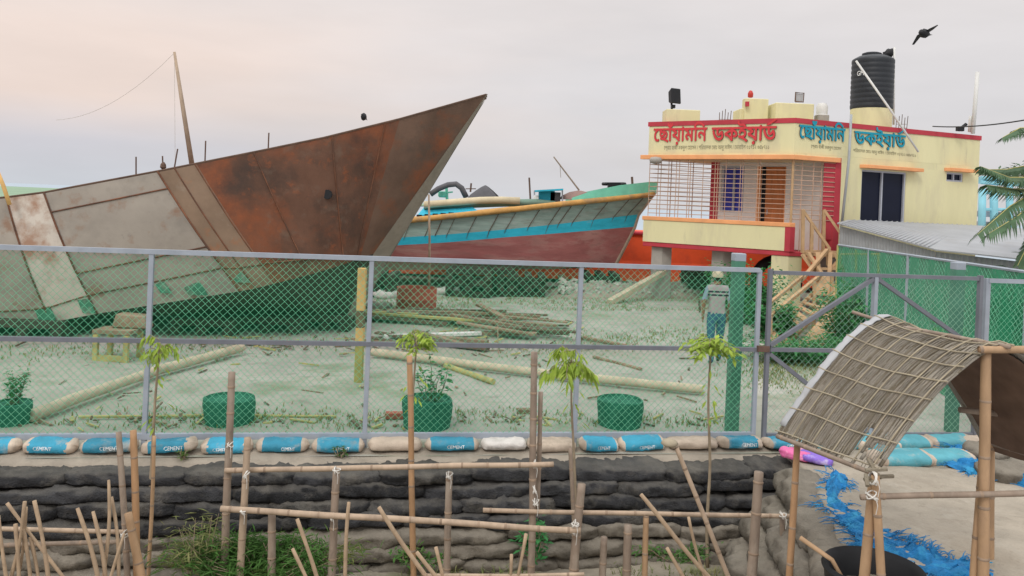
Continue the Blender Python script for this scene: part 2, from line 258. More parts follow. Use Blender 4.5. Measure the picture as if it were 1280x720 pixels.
# ------------------------------------------------------------------ mesh builder
class MB:
    def __init__(s): s.v = []; s.f = []; s.mi = []
    def add(s, pts, faces, mi=0):
        o = len(s.v); s.v += [V(p) for p in pts]
        for f in faces: s.f.append([o + i for i in f]); s.mi.append(mi)
    def quad(s, a, b, c, d, mi=0): s.add([a, b, c, d], [(0, 1, 2, 3)], mi)
    def hexa(s, p, mi=0):      # 4 bottom then 4 top
        s.add(p, [(3, 2, 1, 0), (4, 5, 6, 7), (0, 1, 5, 4), (1, 2, 6, 5), (2, 3, 7, 6), (3, 0, 4, 7)], mi)
    def box(s, c, d, ax=None, mi=0):
        c = V(c); X, Y, Z = ax if ax else (V((1, 0, 0)), V((0, 1, 0)), V((0, 0, 1)))
        X, Y, Z = X * d[0] / 2, Y * d[1] / 2, Z * d[2] / 2
        s.hexa([c - X - Y - Z, c + X - Y - Z, c + X + Y - Z, c - X + Y - Z, c - X - Y + Z, c + X - Y + Z, c + X + Y + Z, c - X + Y + Z], mi)
    def bar(s, a, b, w, h, mi=0, up=V((0, 0, 1))):
        a, b = V(a), V(b); d = (b - a); L = d.length; d.normalize()
        if abs(d.dot(up)) > .98: up = V((0, 1, 0))
        sd_ = d.cross(up).normalized(); u2 = sd_.cross(d).normalized()
        s.box((a + b) / 2, (L, w, h), (d, sd_, u2), mi)
    def tube(s, pts, r, n=6, mi=0, cap=True):
        pts = [V(p) for p in pts]; k = len(pts)
        rs = r if isinstance(r, (list, tuple)) else [r] * k
        rings = []; prev = None
        for i, p in enumerate(pts):
            d = (pts[min(i + 1, k - 1)] - pts[max(i - 1, 0)]).normalized()
            ref = prev if prev is not None else (V((0, 0, 1)) if abs(d.z) < .9 else V((0, 1, 0)))
            x = (ref - d * ref.dot(d))
            if x.length < 1e-4: x = d.orthogonal()
            x.normalize(); prev = x; y = d.cross(x)
            rings.append([p + (x * math.cos(2 * math.pi * j / n) + y * math.sin(2 * math.pi * j / n)) * rs[i] for j in range(n)])
        o = [q for g in rings for q in g]; fs = []
        for i in range(k - 1):
            for j in range(n): fs.append((i * n + j, i * n + (j + 1) % n, (i + 1) * n + (j + 1) % n, (i + 1) * n + j))
        if cap: fs.append(tuple(range(n - 1, -1, -1))); fs.append(tuple((k - 1) * n + j for j in range(n)))
        s.add(o, fs, mi)
    def lathe(s, c, prof, n=20, mi=0, wob=0):
        c = V(c); o = []; fs = []
        for i, (r, z) in enumerate(prof):
            for j in range(n):
                a = 2 * math.pi * j / n
                rr = r * (1 + wob * math.sin(3 * a + 1.3 * i))
                o.append(c + V((rr * math.cos(a), rr * math.sin(a), z)))
        for i in range(len(prof) - 1):
            for j in range(n): fs.append((i * n + j, i * n + (j + 1) % n, (i + 1) * n + (j + 1) % n, (i + 1) * n + j))
        fs.append(tuple(range(n - 1, -1, -1))); fs.append(tuple((len(prof) - 1) * n + j for j in range(n)))
        s.add(o, fs, mi)
    def grid(s, rows, mi=0, mfn=None):
        nr, nc = len(rows), len(rows[0]); o = len(s.v)
        s.v += [V(p) for r in rows for p in r]
        for i in range(nr - 1):
            for j in range(nc - 1):
                s.f.append([o + i * nc + j, o + i * nc + j + 1, o + (i + 1) * nc + j + 1, o + (i + 1) * nc + j]); s.mi.append(mfn(i, j) if mfn else mi)
    def prism(s, poly, off, mi=0):
        poly = [V(p) for p in poly]; off = V(off); n = len(poly)
        s.add(poly + [p + off for p in poly], [tuple(range(n - 1, -1, -1)), tuple(range(n, 2 * n))] + [(i, (i + 1) % n, n + (i + 1) % n, n + i) for i in range(n)], mi)
    def build(s, name, mats, parent=None, smooth=False, base=None, bevel=0, recalc=True, autos=None):
        if not isinstance(mats, (list, tuple)): mats = [mats]
        if parent is not None: w = WP[parent.name]
        elif base is not None: w = V(base)
        else:
            w = V((sum(p.x for p in s.v) / len(s.v), sum(p.y for p in s.v) / len(s.v), min(p.z for p in s.v)))
        me = bpy.data.meshes.new(name); me.from_pydata([tuple(p - w) for p in s.v], [], s.f)
        me.polygons.foreach_set('material_index', s.mi)
        if smooth: me.polygons.foreach_set('use_smooth', [True] * len(s.f))
        for m in mats: me.materials.append(M[m])
        if recalc or bevel:
            bm = bmesh.new(); bm.from_mesh(me)
            bmesh.ops.recalc_face_normals(bm, faces=bm.faces)
            if bevel: bmesh.ops.bevel(bm, geom=[e for e in bm.edges if len(e.link_faces) == 2 and e.calc_face_angle(0) > .6], offset=bevel, segments=1, affect='EDGES', clamp_overlap=True)
            bm.to_mesh(me); bm.free()
        if autos: me.set_sharp_from_angle(angle=autos)
        o = bpy.data.objects.new(name, me); COL.objects.link(o)
        if parent is not None: o.parent = parent
        else: o.location = w
        WP[o.name] = V(w)
        return o
WP = {}
def tag(o, label=None, cat=None, group=None, kind=None):
    if label: o['label'] = label
    if cat: o['category'] = cat
    if group: o['group'] = group
    if kind: o['kind'] = kind
    return o
def thing(name, loc, label, cat, group=None):
    o = bpy.data.objects.new(name, None); COL.objects.link(o); o.location = loc; o.empty_display_size = .2
    WP[o.name] = V(loc); return tag(o, label, cat, group)
ORD = ['first', 'second', 'third', 'fourth', 'fifth', 'sixth', 'seventh', 'eighth', 'ninth', 'tenth', 'eleventh', 'twelfth', 'thirteenth', 'fourteenth', 'fifteenth', 'sixteenth', 'seventeenth', 'eighteenth', 'nineteenth', 'twentieth']

# ------------------------------------------------------------------ fence line
FA = V((-5.14, 8.19, 0)); FD = V((8.19, 1.27, 0)).normalized(); FN = V((FD.y, -FD.x, 0))   # FN points to the camera
def FL(t, z=0.0, off=0.0): return FA + FD * t + FN * off + V((0, 0, z))
def tu(u, z=1.0): return solve_u(lambda t: FL(t, z), u, -6, 20)

# ------------------------------------------------------------------ setting
def ground_grid(name, xs, ys, zf, mat):
    m = MB(); m.grid([[V((x, y, zf(x, y))) for x in xs] for y in ys])
    return tag(m.build(name, mat, None, True, base=(0, 0, 0)), kind='structure')
def rng(a, b, n): return [a + (b - a) * i / (n - 1) for i in range(n)]
# yard: its near edge follows the fence
m = MB(); rows = []
for j, s in enumerate([-.30, -.1, .3, .8] + [1.2 + .5 * k for k in range(30)] + [17, 19, 22, 26, 31, 40, 60]):
    row = []
    for i in range(141):
        t = -26 + i * .5 if s < 40 else -26 + i * .5
        p = FL(t, 0, -s)
        amp = .03 if s > .6 else .008
        p.z = amp * nz(p, .55) + amp * .6 * nz(p, 1.7, 3) - (.03 if s < 0 else 0)
        row.append(p)
    rows.append(row)
m.grid(rows); tag(m.build('yard_ground', 'sand', None, True, base=(0, 0, 0)), kind='structure')
ground_grid('field', rng(-1500, -45, 9), [130, 200, 300, 640], lambda x, y: -.12, 'field')
ground_grid('river', rng(-9000, 9000, 5), [44, 200, 2000, 15000], lambda x, y: -.5, 'river')
# lower ground in front of the wall
ground_grid('lower_ground', rng(-12, 4.2, 60), rng(2.0, 9.6, 40), lambda x, y: -.92 + .06 * nz((x, y, 0), .9, 5) + .03 * nz((x, y, 0), 3, 6), 'mud')
# earth bank behind the bags, and the ledge on it
m = MB()
prof = [(.10, .0), (.30, -.035), (.42, -.06), (.5, -.3), (.85, -.95)]
m.grid([[FL(-7 + .12 * i, z + .015 * nz(FL(-7 + .12 * i, z, o_), 2.5, k), o_ + .03 * nz(FL(-7 + .12 * i, z, o_), 2, 9)) for i in range(134)] for k, (o_, z) in enumerate(prof)])
tag(m.build('earth_bank', 'dirt', None, True, base=(0, 0, 0)), kind='structure')
# sandy causeway up to the gate
EDGE = [V((3.30, 8.85, 0)), V((3.28, 8.4, 0)), V((3.12, 7.6, 0)), V((2.95, 6.8, 0)), V((2.80, 6.0, 0)), V((2.65, 5.0, 0)), V((2.5, 3.6, 0))]
def edge_at(y):
    for a, b in zip(EDGE, EDGE[1:]):
        if b.y <= y <= a.y: return a.lerp(b, (a.y - y) / (a.y - b.y))
    return EDGE[-1] if y < EDGE[-1].y else EDGE[0]
m = MB(); rows = []
for y in rng(3.6, 9.9, 50):
    e = edge_at(y); row = []
    for i in range(50):
        x = e.x - .12 + (11 - e.x) * (i / 49) ** 1.3
        z = .004 + .035 * nz((x, y, 0), 1.3, 2) + .02 * nz((x, y, 0), 4, 4) + (.05 * max(0, 1 - abs(y - 7) / 2.5))
        if i == 0: z = -.25
        row.append(V((x, y, z)))
    rows.append(row)
m.grid(rows); m.grid([[r[0] for r in rows], [r[0] + V((-.7, 0, -.7)) for r in rows]])
tag(m.build('sand_path', 'sandpath', None, True, base=(0, 0, 0)), kind='structure')

# ------------------------------------------------------------------ grass and weeds
def blades(name, mat, pts, h, w, lean=.5, per=1, parent=None):
    m = MB()
    for p in pts:
        for _ in range(per):
            a = random.random() * 6.283; hh = h * random.uniform(.4, 1.2); ww = w * random.uniform(.6, 1.3)
            q = V(p) + V((random.gauss(0, w * 2), random.gauss(0, w * 2), 0))
            d = V((math.cos(a), math.sin(a), 0)); s = V((-d.y, d.x, 0)) * ww / 2
            mid = q + d * hh * lean * .35 + V((0, 0, hh * .6)); top = q + d * hh * lean + V((0, 0, hh * random.uniform(.75, 1)))
            m.add([q - s, q + s, mid + s * .8, mid - s * .8, top], [(0, 1, 2, 3), (3, 2, 4)])
    return m.build(name, mat, parent, base=None if parent else (0, 0, 0), recalc=False)
pts = []
for _ in range(2600):
    p = G(random.uniform(470, 960), random.uniform(371, 389)); 
    if nz(p, .5, 8) > -.25: pts.append(p)
for (u, v, su, sv, n) in [(860, 417, 45, 5, 260), (850, 428, 40, 4, 120), (755, 424, 30, 4, 160), (690, 437, 45, 5, 150), (960, 455, 22, 14, 500), (1010, 462, 45, 13, 800), (1100, 475, 40, 10, 500),
                          (330, 522, 60, 6, 170), (600, 523, 70, 6, 190), (200, 526, 60, 7, 110), (430, 530, 60, 5, 70), (760, 528, 60, 5, 70), (560, 398, 50, 7, 200), (120, 440, 90, 8, 250), (320, 430, 80, 5, 200), (870, 530, 30, 5, 80), (40, 536, 60, 4, 40)]:
    for _ in range(n): pts.append(G(random.gauss(u, su), random.gauss(v, sv)))
pts = [p for p in pts if 8.9 < p.y < 40]
tag(blades('yard_grass', 'grass', pts, .07, .016, .7, 2), 'short yellow green grass growing in patches over the sandy yard', 'grass', kind='stuff')
pts = []
for _ in range(3200):
    x, y = random.uniform(-6, 3.0), random.uniform(6.6, 8.1)
    if nz((x, y, 0), 1.1, 12) > .02 and x > -1.2 or nz((x, y, 0), 1.1, 12) > .3: pts.append(V((x, y, -.93)))
tag(blades('bank_foot_grass', 'grass', pts, .10, .012, .7, 2), 'short green grass on the mud at the foot of the sandbag wall', 'grass', kind='stuff')

def leaf(m, p, d, L, w, droop=.3, mi=0):
    d = V(d).normalized(); s = d.cross(V((0, 0, 1)))
    if s.length < .05: s = V((1, 0, 0))
    s.normalize(); s = (s + V((random.uniform(-.3, .3), random.uniform(-.3, .3), random.uniform(-.3, .3)))).normalized() * w / 2
    a = p + d * L * .5 + V((0, 0, -droop * L * .15)); b = p + d * L + V((0, 0, -droop * L * .6))
    m.add([p, a + s, b, a - s], [(0, 1, 2), (0, 2, 3)], mi)
def bush(name, label, cat, c, rx, ry, h, n, L, w, mat, stems=14, group=None, droop=.4):
    c = V(c); t = thing(name, c, label, cat, group); st = MB(); lf = MB()
    for _ in range(stems):
        a = random.random() * 6.283; r = math.sqrt(random.random()); hh = h * random.uniform(.55, 1.05) * (1 - .35 * r)
        e = c + V((math.cos(a) * rx * r, math.sin(a) * ry * r, hh)); b = c + (e - c) * V((.35, .35, 0)).length * .3; b = V((c.x + (e.x - c.x) * .4, c.y + (e.y - c.y) * .4, c.z))
        mid = b.lerp(e, .5) + V((random.uniform(-.05, .05), random.uniform(-.05, .05), .05 * h))
        st.tube([b, mid, e], [.006, .005, .002], 4)
        k = n // stems
        for i in range(k):
            f = random.uniform(.12, 1.05) ; q = b.lerp(mid, f * 2) if f < .5 else mid.lerp(e, (f - .5) * 2)
            q = q + V((random.gauss(0, rx * .13), random.gauss(0, ry * .13), random.gauss(0, h * .06)))
            if q.z < c.z: q.z = c.z + .01
            leaf(lf, q, (random.gauss(0, 1), random.gauss(0, 1), random.uniform(-.3, .8)), L * random.uniform(.5, 1.3), w * random.uniform(.6, 1.3), droop)
    st.build('stem', 'bark', t); lf.build('foliage', mat, t, recalc=False); return t
# ------------------------------------------------------------------ big steel ship
CY = 16.5
cols = [((-1000, 350, 13.9), (-960, 430, 14.2)), ((-160, 262, 13.9), (-120, 406, 14.2)), ((8, 246.5, 13.9), (64, 403, 14.2)), ((55, 240.5, 13.9), (122, 392, 14.2)), ((197, 214, 14.0), (300, 364, 14.35)),
        ((215, 210.5, 14.0), (317, 361, 14.4)), ((245, 204.5, 14.15), (345, 354, 14.55)), ((325, 188.5, 14.45), (392, 342, 14.9)), ((405, 172, 14.9), (428, 331, 15.3)), ((500, 148.5, 15.6), (450, 323, 15.8)), ((608, 118, 16.4), (467, 317, 16.25))]
colg = [P(*a) for a, b in cols]; colc = [P(*b) for a, b in cols]
colg[0] = V((-26, 13.9, 2.45)); colc[0] = V((-26, 14.2, .15))
colk = []
for i, c in enumerate(colc):
    k = V((c.x, CY - .1, .12)); colk.append(k)
colk[-1] = P(432, 399, 16.35); colk[-2] = P(400, 402, 16.3); colk[-3] = P(372, 405, 16.25)
def hullpt(i, s, side=1):      # s 0 gunwale .. 1 chine
    p = colg[i].lerp(colc[i], s); bulge = .10 * math.sin(math.pi * s) * min(1, (len(cols) - 1 - i) / 4)
    p = p + V((0, -bulge, 0)); 
    if side < 0: p.y = 2 * CY + .1 - p.y
    return p
ship = thing('steel_ship', (-7, CY, 0), 'big unpainted steel ship hull with rusty raked bow propped on the yard', 'ship')
mh = MB(); ss = [0, .06, .2, .4, .6, .8, 1]
pm = {0: 0, 1: 0, 2: 1, 3: 0, 4: 2, 5: 2, 6: 3, 7: 3, 8: 3, 9: 4}
def sub(i, n=4): return [(i, k / n) for k in range(n)]
seq = [q for i in range(len(cols) - 1) for q in sub(i)] + [(len(cols) - 2, 1.0)]
def hp(i, f, s, side): return hullpt(i, s, side).lerp(hullpt(i + 1, s, side), f)
for side in (1, -1):
    mh.grid([[hp(i, f, s, side) for (i, f) in seq] for s in ss], 0, lambda r, c: pm[seq[c][0]])
mh.build('hull_side', ['steel_grey', 'steel_white', 'steel_mix', 'rust', 'rust_pale'], ship, True)
mb_ = MB()
for side in (1, -1):
    def mir(p): return p if side > 0 else V((p.x, 2 * CY + .1 - p.y, p.z))
    mb_.grid([[mir(p) for p in colc], [mir(p) for p in colk]])
mb_.build('hull_bottom', 'hull_bottom', ship)
mk = MB(); g = colg[-1]; c_ = colc[-1]; k_ = colk[-1]
gs = P(610, 117.5, 16.52); cs_ = P(491, 316, 16.62); ks = P(446, 399, 16.6)
for side in (1, -1):
    def mir(p): return p if side > 0 else V((p.x, 2 * CY + .2 - p.y, p.z))
    mk.grid([[mir(g), mir(gs)], [mir(g.lerp(c_, .5)) + V((0, -.02 * side, 0)), mir(gs.lerp(cs_, .5))], [mir(c_), mir(cs_)], [mir(k_), mir(ks)]])
mk.build('stem_plate', 'stem', ship)
md = MB()
md.grid([[p + V((0, .03, -.06)) for p in colg], [V((p.x, 2 * CY + .07 - p.y, p.z - .06)) for p in colg]]); md.build('deck', 'rust', ship)
mg = MB(); mg.tube([p + V((0, .01, .0)) for p in colg], .02, 5); mg.tube([V((p.x, 2 * CY + .09 - p.y, p.z)) for p in colg], .02, 5); mg.build('gunwale', 'seam_dark', ship)
ms = MB()
for i in (2, 3, 4): ms.tube([hullpt(i, s) + V((0, -.012, 0)) for s in rng(0, 1, 9)], .017, 4)
for i, f in ((5, .1), (5, .95), (8, .1), (8, .8), (6, .9)): ms.tube([hp(i, f, s, 1) + V((0, -.008, 0)) for s in rng(0, 1, 9)], .012, 4)
for i0, s0, i1, s1 in ((1, .93, 4, .80), (4, .80, 6, .84), (6, .83, 9, .98), (3, .66, 4, .62), (3, .16, 4, .14)):
    ms.tube([hp(min(int(x), 9), x - min(int(x), 9), lerp(s0, s1, (x - i0) / (i1 - i0)), 1) + V((0, -.010, 0)) for x in rng(i0, i1, 14)], .013, 4)
ms.build('weld_seam', 'seam_rust', ship)
for i, f, s, w, h in ((2, .05, .93, .30, .34), (2, .95, .92, .22, .3), (3, .75, .93, .35, .22), (4, .9, .9, .25, .18), (3, .55, .88, .2, .2)):
    mp_ = MB(); a = hp(i, f, s, 1) + V((0, -.03, 0)); b = hp(i, min(f + .12, .99), s, 1) + V((0, -.03, 0))
    mp_.hexa([a + V((-w / 2, 0, -h / 2)), a + V((w / 2, 0, -h / 2)), a + V((w / 2, .02, -h / 2)), a + V((-w / 2, .02, -h / 2)), a + V((-w / 2 - .15, -.0, h / 2)), a + V((w / 2 - .15, -.0, h / 2)), a + V((w / 2 - .15, .02, h / 2)), a + V((-w / 2 - .15, .02, h / 2))])
    mp_.build('paint_patch', 'green_patch', ship)
mo = MB(); a = P(410, 243, 15.03); mo.lathe((0, 0, 0), [(.09, 0), (.09, .05)], 10)
for q in mo.v: x, y, z = q; q[:] = (a.x + x, a.y - .02 - z, a.z + y)
mo.build('hawse_hole', 'black', ship)
# things on the ship's deck
mm = MB(); mm.tube([P(240, 206, 15.5), P(228, 130, 15.5), P(218, 65, 15.5)], [.05, .04, .025], 7)
mast = thing('ship_mast', P(240, 206, 15.5), 'tall thin bamboo mast standing on the deck of the steel ship', 'mast'); mm.build('pole', 'bam_pale', mast, True)
mr = MB(); a, b = P(218, 66, 15.5), P(70, 150, 17); mr.tube([a.lerp(b, f) + V((0, 0, -1.2 * f * (1 - f))) for f in rng(0, 1, 14)], .004, 4)
mr.tube([P(218, 68, 15.5), P(219, 206, 15.6)], .004, 4); mr.build('rope', 'twine', mast)
for k, (u, v, uu, vv, d) in enumerate([(170, 196, 170, 220, 'leftmost short iron rod standing on the deck of the steel ship'), (203, 195, 204, 214, 'short iron rod with a knot, second from left on the ship deck'), (222, 186, 217, 212, 'leaning short iron rod left of the bamboo mast on the ship'), (257, 176, 256, 203, 'short iron rod just right of the bamboo mast on the ship'), (336, 166, 335, 188, 'lone short rod on the ship deck well right of the mast')]):
    mm = MB(); mm.tube([P(uu, vv + 3, 14.9), P(u, v, 14.9)], .014, 5)
    if k == 1: mm.lathe(P(204, 208, 14.9), [(.02, -.06), (.06, -.02), (.05, .04), (.02, .08)], 8)
    tag(mm.build('deck_rod', 'rebar'), d, 'rod', 'iron rods on the ship deck')
mm = MB(); mm.tube([P(12, 256, 13.72), P(4, 232, 13.7), P(-4, 212, 13.7)], [.034, .034, .03], 7)
tag(mm.build('yellow_pole', 'postyellow', None, True), 'yellow pole leaning on the ship side at the left edge', 'pole')
# trestle and blocks under the ship
t = thing('trestle', G(137, 455), 'small wooden trestle standing below the grey side of the ship', 'trestle')
b0 = G(119, 452); b1 = G(157, 454)
for bb in (b0, b1, b0 + V((0, .45, 0)), b1 + V((0, .45, 0))):
    mm = MB(); mm.bar(bb, bb + V((0, 0, .42)), .07, .07); mm.build('leg', 'plank', t)
mm = MB(); mm.bar(b0 + V((-.06, .2, .46)), b1 + V((.06, .2, .46)), .4, .06); mm.build('top', 'timber2', t)
mm = MB(); mm.bar(b0 + V((0, 0, .06)), b1 + V((0, 0, .06)), .05, .09); mm.build('stretcher', 'plank', t)
mm = MB(); c0 = b0 + V((.12, .2, .495)); mm.hexa([c0, c0 + V((.55, 0, 0)), c0 + V((.55, .3, 0)), c0 + V((0, .3, 0)), c0 + V((.05, .03, .22)), c0 + V((.5, .03, .2)), c0 + V((.5, .27, .2)), c0 + V((.05, .27, .22))])
tag(mm.build('timber_block', 'timber2', bevel=.02), 'grey brown timber block lying on the trestle under the ship', 'block')
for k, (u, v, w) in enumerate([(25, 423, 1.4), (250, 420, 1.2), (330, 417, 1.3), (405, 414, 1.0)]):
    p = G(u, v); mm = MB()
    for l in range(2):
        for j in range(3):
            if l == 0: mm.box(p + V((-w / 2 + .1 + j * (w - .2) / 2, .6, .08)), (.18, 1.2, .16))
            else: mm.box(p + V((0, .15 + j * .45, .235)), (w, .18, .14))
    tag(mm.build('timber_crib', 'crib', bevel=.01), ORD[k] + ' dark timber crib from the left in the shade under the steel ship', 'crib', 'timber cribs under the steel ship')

# ------------------------------------------------------------------ blue wooden cargo boat
bcols = [380, 440, 490, 560, 640, 700, 745, 785, 1000]
def curve(pts):
    def f(u):
        for (a, b), (c, d) in zip(pts, pts[1:]):
            if u <= c: return b + (d - b) * (u - a) / (c - a)
        (a, b), (c, d) = pts[-2:]; return b + (d - b) * (u - a) / (c - a)
    return f
rail = curve([(380, 289), (490, 277.5), (560, 270.5), (640, 262), (730, 252), (775, 247.5), (817, 242.5)])
cy0 = curve([(380, 306), (500, 297), (560, 293), (620, 288), (690, 281), (797, 268)])
cy1 = curve([(380, 315), (500, 306.5), (560, 303), (640, 296), (700, 291.5), (792, 283.5)])
rb = curve([(380, 322), (480, 324), (560, 327), (640, 330), (700, 331.5), (769, 328.5)])
bulw = curve([(700, 253), (725, 245), (740, 239), (775, 231.5), (823, 226)])
YB = curve([(380, 24.0), (560, 24.0), (680, 24.3), (745, 24.9), (790, 25.5), (823, 26.0)])
boat = thing('wooden_boat', P(640, 366, 25.8), 'weathered teal and cyan wooden cargo boat with maroon bottom propped in the yard', 'boat')
stemu = {0: 817, 1: 797, 2: 792, 3: 769}
frs = rng(0, 1, 25)
def brow(fn, uend, yoff=0, zoff=0): return [P(lerp(380, uend, f), fn(lerp(380, uend, f)), YB(lerp(380, uend, f) + (823 - uend) * f) + yoff * (1 - f)) + V((0, 0, zoff)) for f in frs]
CB = 26.1
def mirr(row): return [V((p.x, 2 * CB - p.y, p.z)) for p in row]
r0, r1, r2, r3 = brow(rail, 817), brow(cy0, 797, .1), brow(cy1, 792, .18), brow(rb, 769, .5)
r4 = [V((p.x - .1, p.y + .5 * (1 - f), p.z - .42 * (1 - f) - .05)) for p, f in zip(r3, frs)]
r5 = [V((p.x - .15, CB - .1, p.z - .1)) for p in r4]
def sub_rows(a, b, n): return [[p.lerp(q, k / n) for p, q in zip(a, b)] for k in range(n + 1)]
for nm, a, b, mt in (('topside_planking', r0, r1, 'b_grey'), ('cyan_stripe', r1, r2, 'b_cyan'), ('maroon_bottom', r2, r3, 'b_red'), ('beige_bottom', r3, r4, 'b_beige'), ('keel_bottom', r4, r5, 'hull_bottom')):
    mm = MB(); mm.grid(sub_rows(a, b, 3)); mm.grid(sub_rows(mirr(a), mirr(b), 3)); mm.build(nm, mt, boat, True)
mm = MB(); mm.tube([p + V((0, -.06, 0)) for p in r0], .085, 6); mm.tube([p + V((0, .06, 0)) for p in mirr(r0)], .085, 6); mm.build('rubbing_rail', 'b_rail', boat, True)
mm = MB()
us = rng(715, 820, 10); a = [P(u, rail(u) - 1, YB(u)) for u in us]; b = [P(min(u + (u - 715) / 105 * 4, 824), min(bulw(u + 3), rail(u) - 1), YB(u) + .02) for u in us]
b[-1] = P(823, 227, 26.0)
for s_ in (0, 1):
    A, B = (a, b) if not s_ else (mirr(a), mirr(b)); dy = .06 if not s_ else -.06
    mm.grid([A, B]); mm.grid([[p + V((0, dy, 0)) for p in A], [p + V((0, dy, 0)) for p in B]])
mm.build('bow_bulwark', 'b_mint', boat)
mm = MB(); dk = [p + V((0, .05, -.12)) for p in r0]; mm.grid([dk, mirr(dk)]); mm.build('deck', 'timber2', boat)
mm = MB(); mm.tube([V((p.x, CB, p.z)) for p in (r0[-1] + V((.05, 0, .1)), r1[-1], r2[-1], r3[-1], r4[-1])], [.09, .1, .11, .12, .1], 6); mm.build('stem_post', 'b_beige', boat, True)
for f in rng(.25, .97, 15):
    mm = MB(); f = min(.97, f + random.uniform(-.025, .025)); i = f * 24; k = int(i); w = i - k; e_ = random.uniform(.1, 1)
    mm.tube([lerp(r0[k], r0[k + 1], w) + V((0, -.02, -.1)), lerp(r1[k], r1[k + 1], w) + V((-.02, -.02, 0)), lerp(lerp(r1[k], r1[k + 1], w), lerp(r2[k], r2[k + 1], w), e_) + V((-.03, -.015, .0))], [random.uniform(.006, .014), random.uniform(.006, .013), .004], 4); mm.build('rust_streak', 'seam_dark', boat)
# boat supports
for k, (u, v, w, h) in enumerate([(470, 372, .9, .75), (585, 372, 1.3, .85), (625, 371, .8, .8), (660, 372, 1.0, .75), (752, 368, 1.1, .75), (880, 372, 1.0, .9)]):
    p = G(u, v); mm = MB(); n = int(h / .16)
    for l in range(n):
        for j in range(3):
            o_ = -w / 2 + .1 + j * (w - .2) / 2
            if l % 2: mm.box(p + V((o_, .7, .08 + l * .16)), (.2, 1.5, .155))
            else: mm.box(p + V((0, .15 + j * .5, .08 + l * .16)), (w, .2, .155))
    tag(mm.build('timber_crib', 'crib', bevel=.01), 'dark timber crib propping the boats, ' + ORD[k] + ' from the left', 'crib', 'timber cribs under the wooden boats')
mm = MB(); mm.bar(P(762, 378, 22.6), P(830, 340, 24.5), .2, .16); tag(mm.build('prop_beam', 'logpale', bevel=.01), 'pale slanting prop beam leaning against the orange red hull', 'beam')
mm = MB(); mm.bar(P(722, 372, 24), P(700, 345, 25), .16, .16); tag(mm.build('prop_beam', 'timber', bevel=.01), 'short dark prop beam slanting under the maroon bottom', 'beam')
# red boat
mm = MB(); rc = thing('red_boat', P(900, 375, 30), 'orange red boat hull lying behind the yellow office and the blue boat', 'boat')
uu = rng(480, 1060, 16)
top = [P(u, 286 + (u - 700) * .055, 28.6 + (0 if u > 560 else (560 - u) * .02)) for u in uu]; mid = [P(u, 322 + (u - 700) * .045, 28.5 + (0 if u > 560 else (560 - u) * .02)) for u in uu]; bot = [P(u, 347 + (u - 655) * .035, 28.2) for u in uu]
mm.grid(sub_rows(top, mid, 2)); mm.grid(sub_rows(mid, bot, 2)); 
bk = lambda r_: [V((p.x, 62 - p.y, p.z)) for p in r_]
mm.grid([bk(top), bk(mid), bk(bot)]); mm.grid([top, bk(top)]); mm.grid([bot, bk(bot)])
for e in (0, -1): mm.quad(top[e], bot[e], bk(bot)[e], bk(top)[e])
mm.build('hull', 'red_hull', rc, True, autos=R(40))
mm = MB(); mm.tube([p + V((0, -.05, 0)) for p in top], .07, 6); mm.build('rail', 'redtrim', rc, True)
for k, (u0, v0, u1, v1) in enumerate(((470, 352, 560, 366), (455, 345, 500, 362))):
    pass
# deck goods on the wooden boat
mm = MB(); q = [P(521, 273, 24.7), P(597, 267, 24.7), P(580, 255, 25.8), P(534, 258, 25.8)]; mm.prism(q, (0, 0, .09)); 
roof = thing('cabin_roof', q[0], 'low cyan cabin roof with dark slots on the wooden boat', 'cabin'); mm.build('roof', 'b_cyan', roof)
mm = MB()
for k in range(5):
    a = P(524 + k * 10, 269.5 - k * .7, 24.66); mm.box(a, (.16, .05, .06))
mm.build('slot', 'black', roof)
mm = MB(); mm.tube([P(u, v, 24.9) for u, v in ((530, 256), (560, 253.5), (600, 250.5), (625, 250), (650, 251))], [.11] * 5, 8); tag(mm.build('long_pipe', 'beigepipe', None, True), 'long beige pipe lying along the deck of the wooden boat', 'pipe')
mm = MB(); mm.tube([P(u, v, 25.2) for u, v in ((530, 258), (570, 256), (620, 254), (670, 253), (694, 254))], [.1, .12, .12, .11, .07], 8); tag(mm.build('long_pipe', 'greenpipe', None, True), 'long dark green pipe lying behind the beige pipe on the boat', 'pipe')
mm = MB(); mm.tube([P(u, v, 25.6) for u, v in ((538, 243), (548, 236), (560, 231), (570, 230), (577, 235), (583, 247))], [.09] * 6, 8); tag(mm.build('suction_hose', 'tarpdark', None, True), 'grey curved suction hose arching above the boat deck', 'hose')
t = thing('winch', P(556, 252, 25.9), 'small green winch under the curved hose on the boat', 'winch')
mm = MB(); mm.tube([P(559, 251, 25.9), P(558, 234, 25.9)], .05, 6); mm.bar(P(548, 242, 25.9), P(566, 240, 25.9), .05, .05); mm.build('stand', 'b_mint', t)
mm = MB(); mm.lathe(P(553, 243, 25.9), [(.1, -.1), (.14, -.05), (.14, .08), (.1, .1)], 10); mm.build('drum', 'b_mint', t)
mm = MB(); c = P(606, 250, 25.5); n = 16; rows = []
for i, (s_, z) in enumerate(((1, 0), (.82, .15), (.5, .3), (.2, .42), (.03, .47))):
    rows.append([c + V((.52 * s_ * math.cos(6.2832 * j / n) * (1 + .15 * math.sin(5 * j)), .4 * s_ * math.sin(6.2832 * j / n), z)) for j in range(n + 1)])
mm.grid(rows); tag(mm.build('tarp_heap', 'tarpdark', None, True), 'dark grey pointed heap under a tarp on the boat deck', 'tarp')
mm = MB(); mm.tube([P(588, 240, 25.8), P(589, 229, 25.8)], .03, 5); mm.bar(P(582, 236, 25.8), P(595, 236, 25.8), .03, .03); tag(mm.build('bollard_cross', 'rebar'), 'small iron cross bollard left of the dark tarp heap', 'bollard')
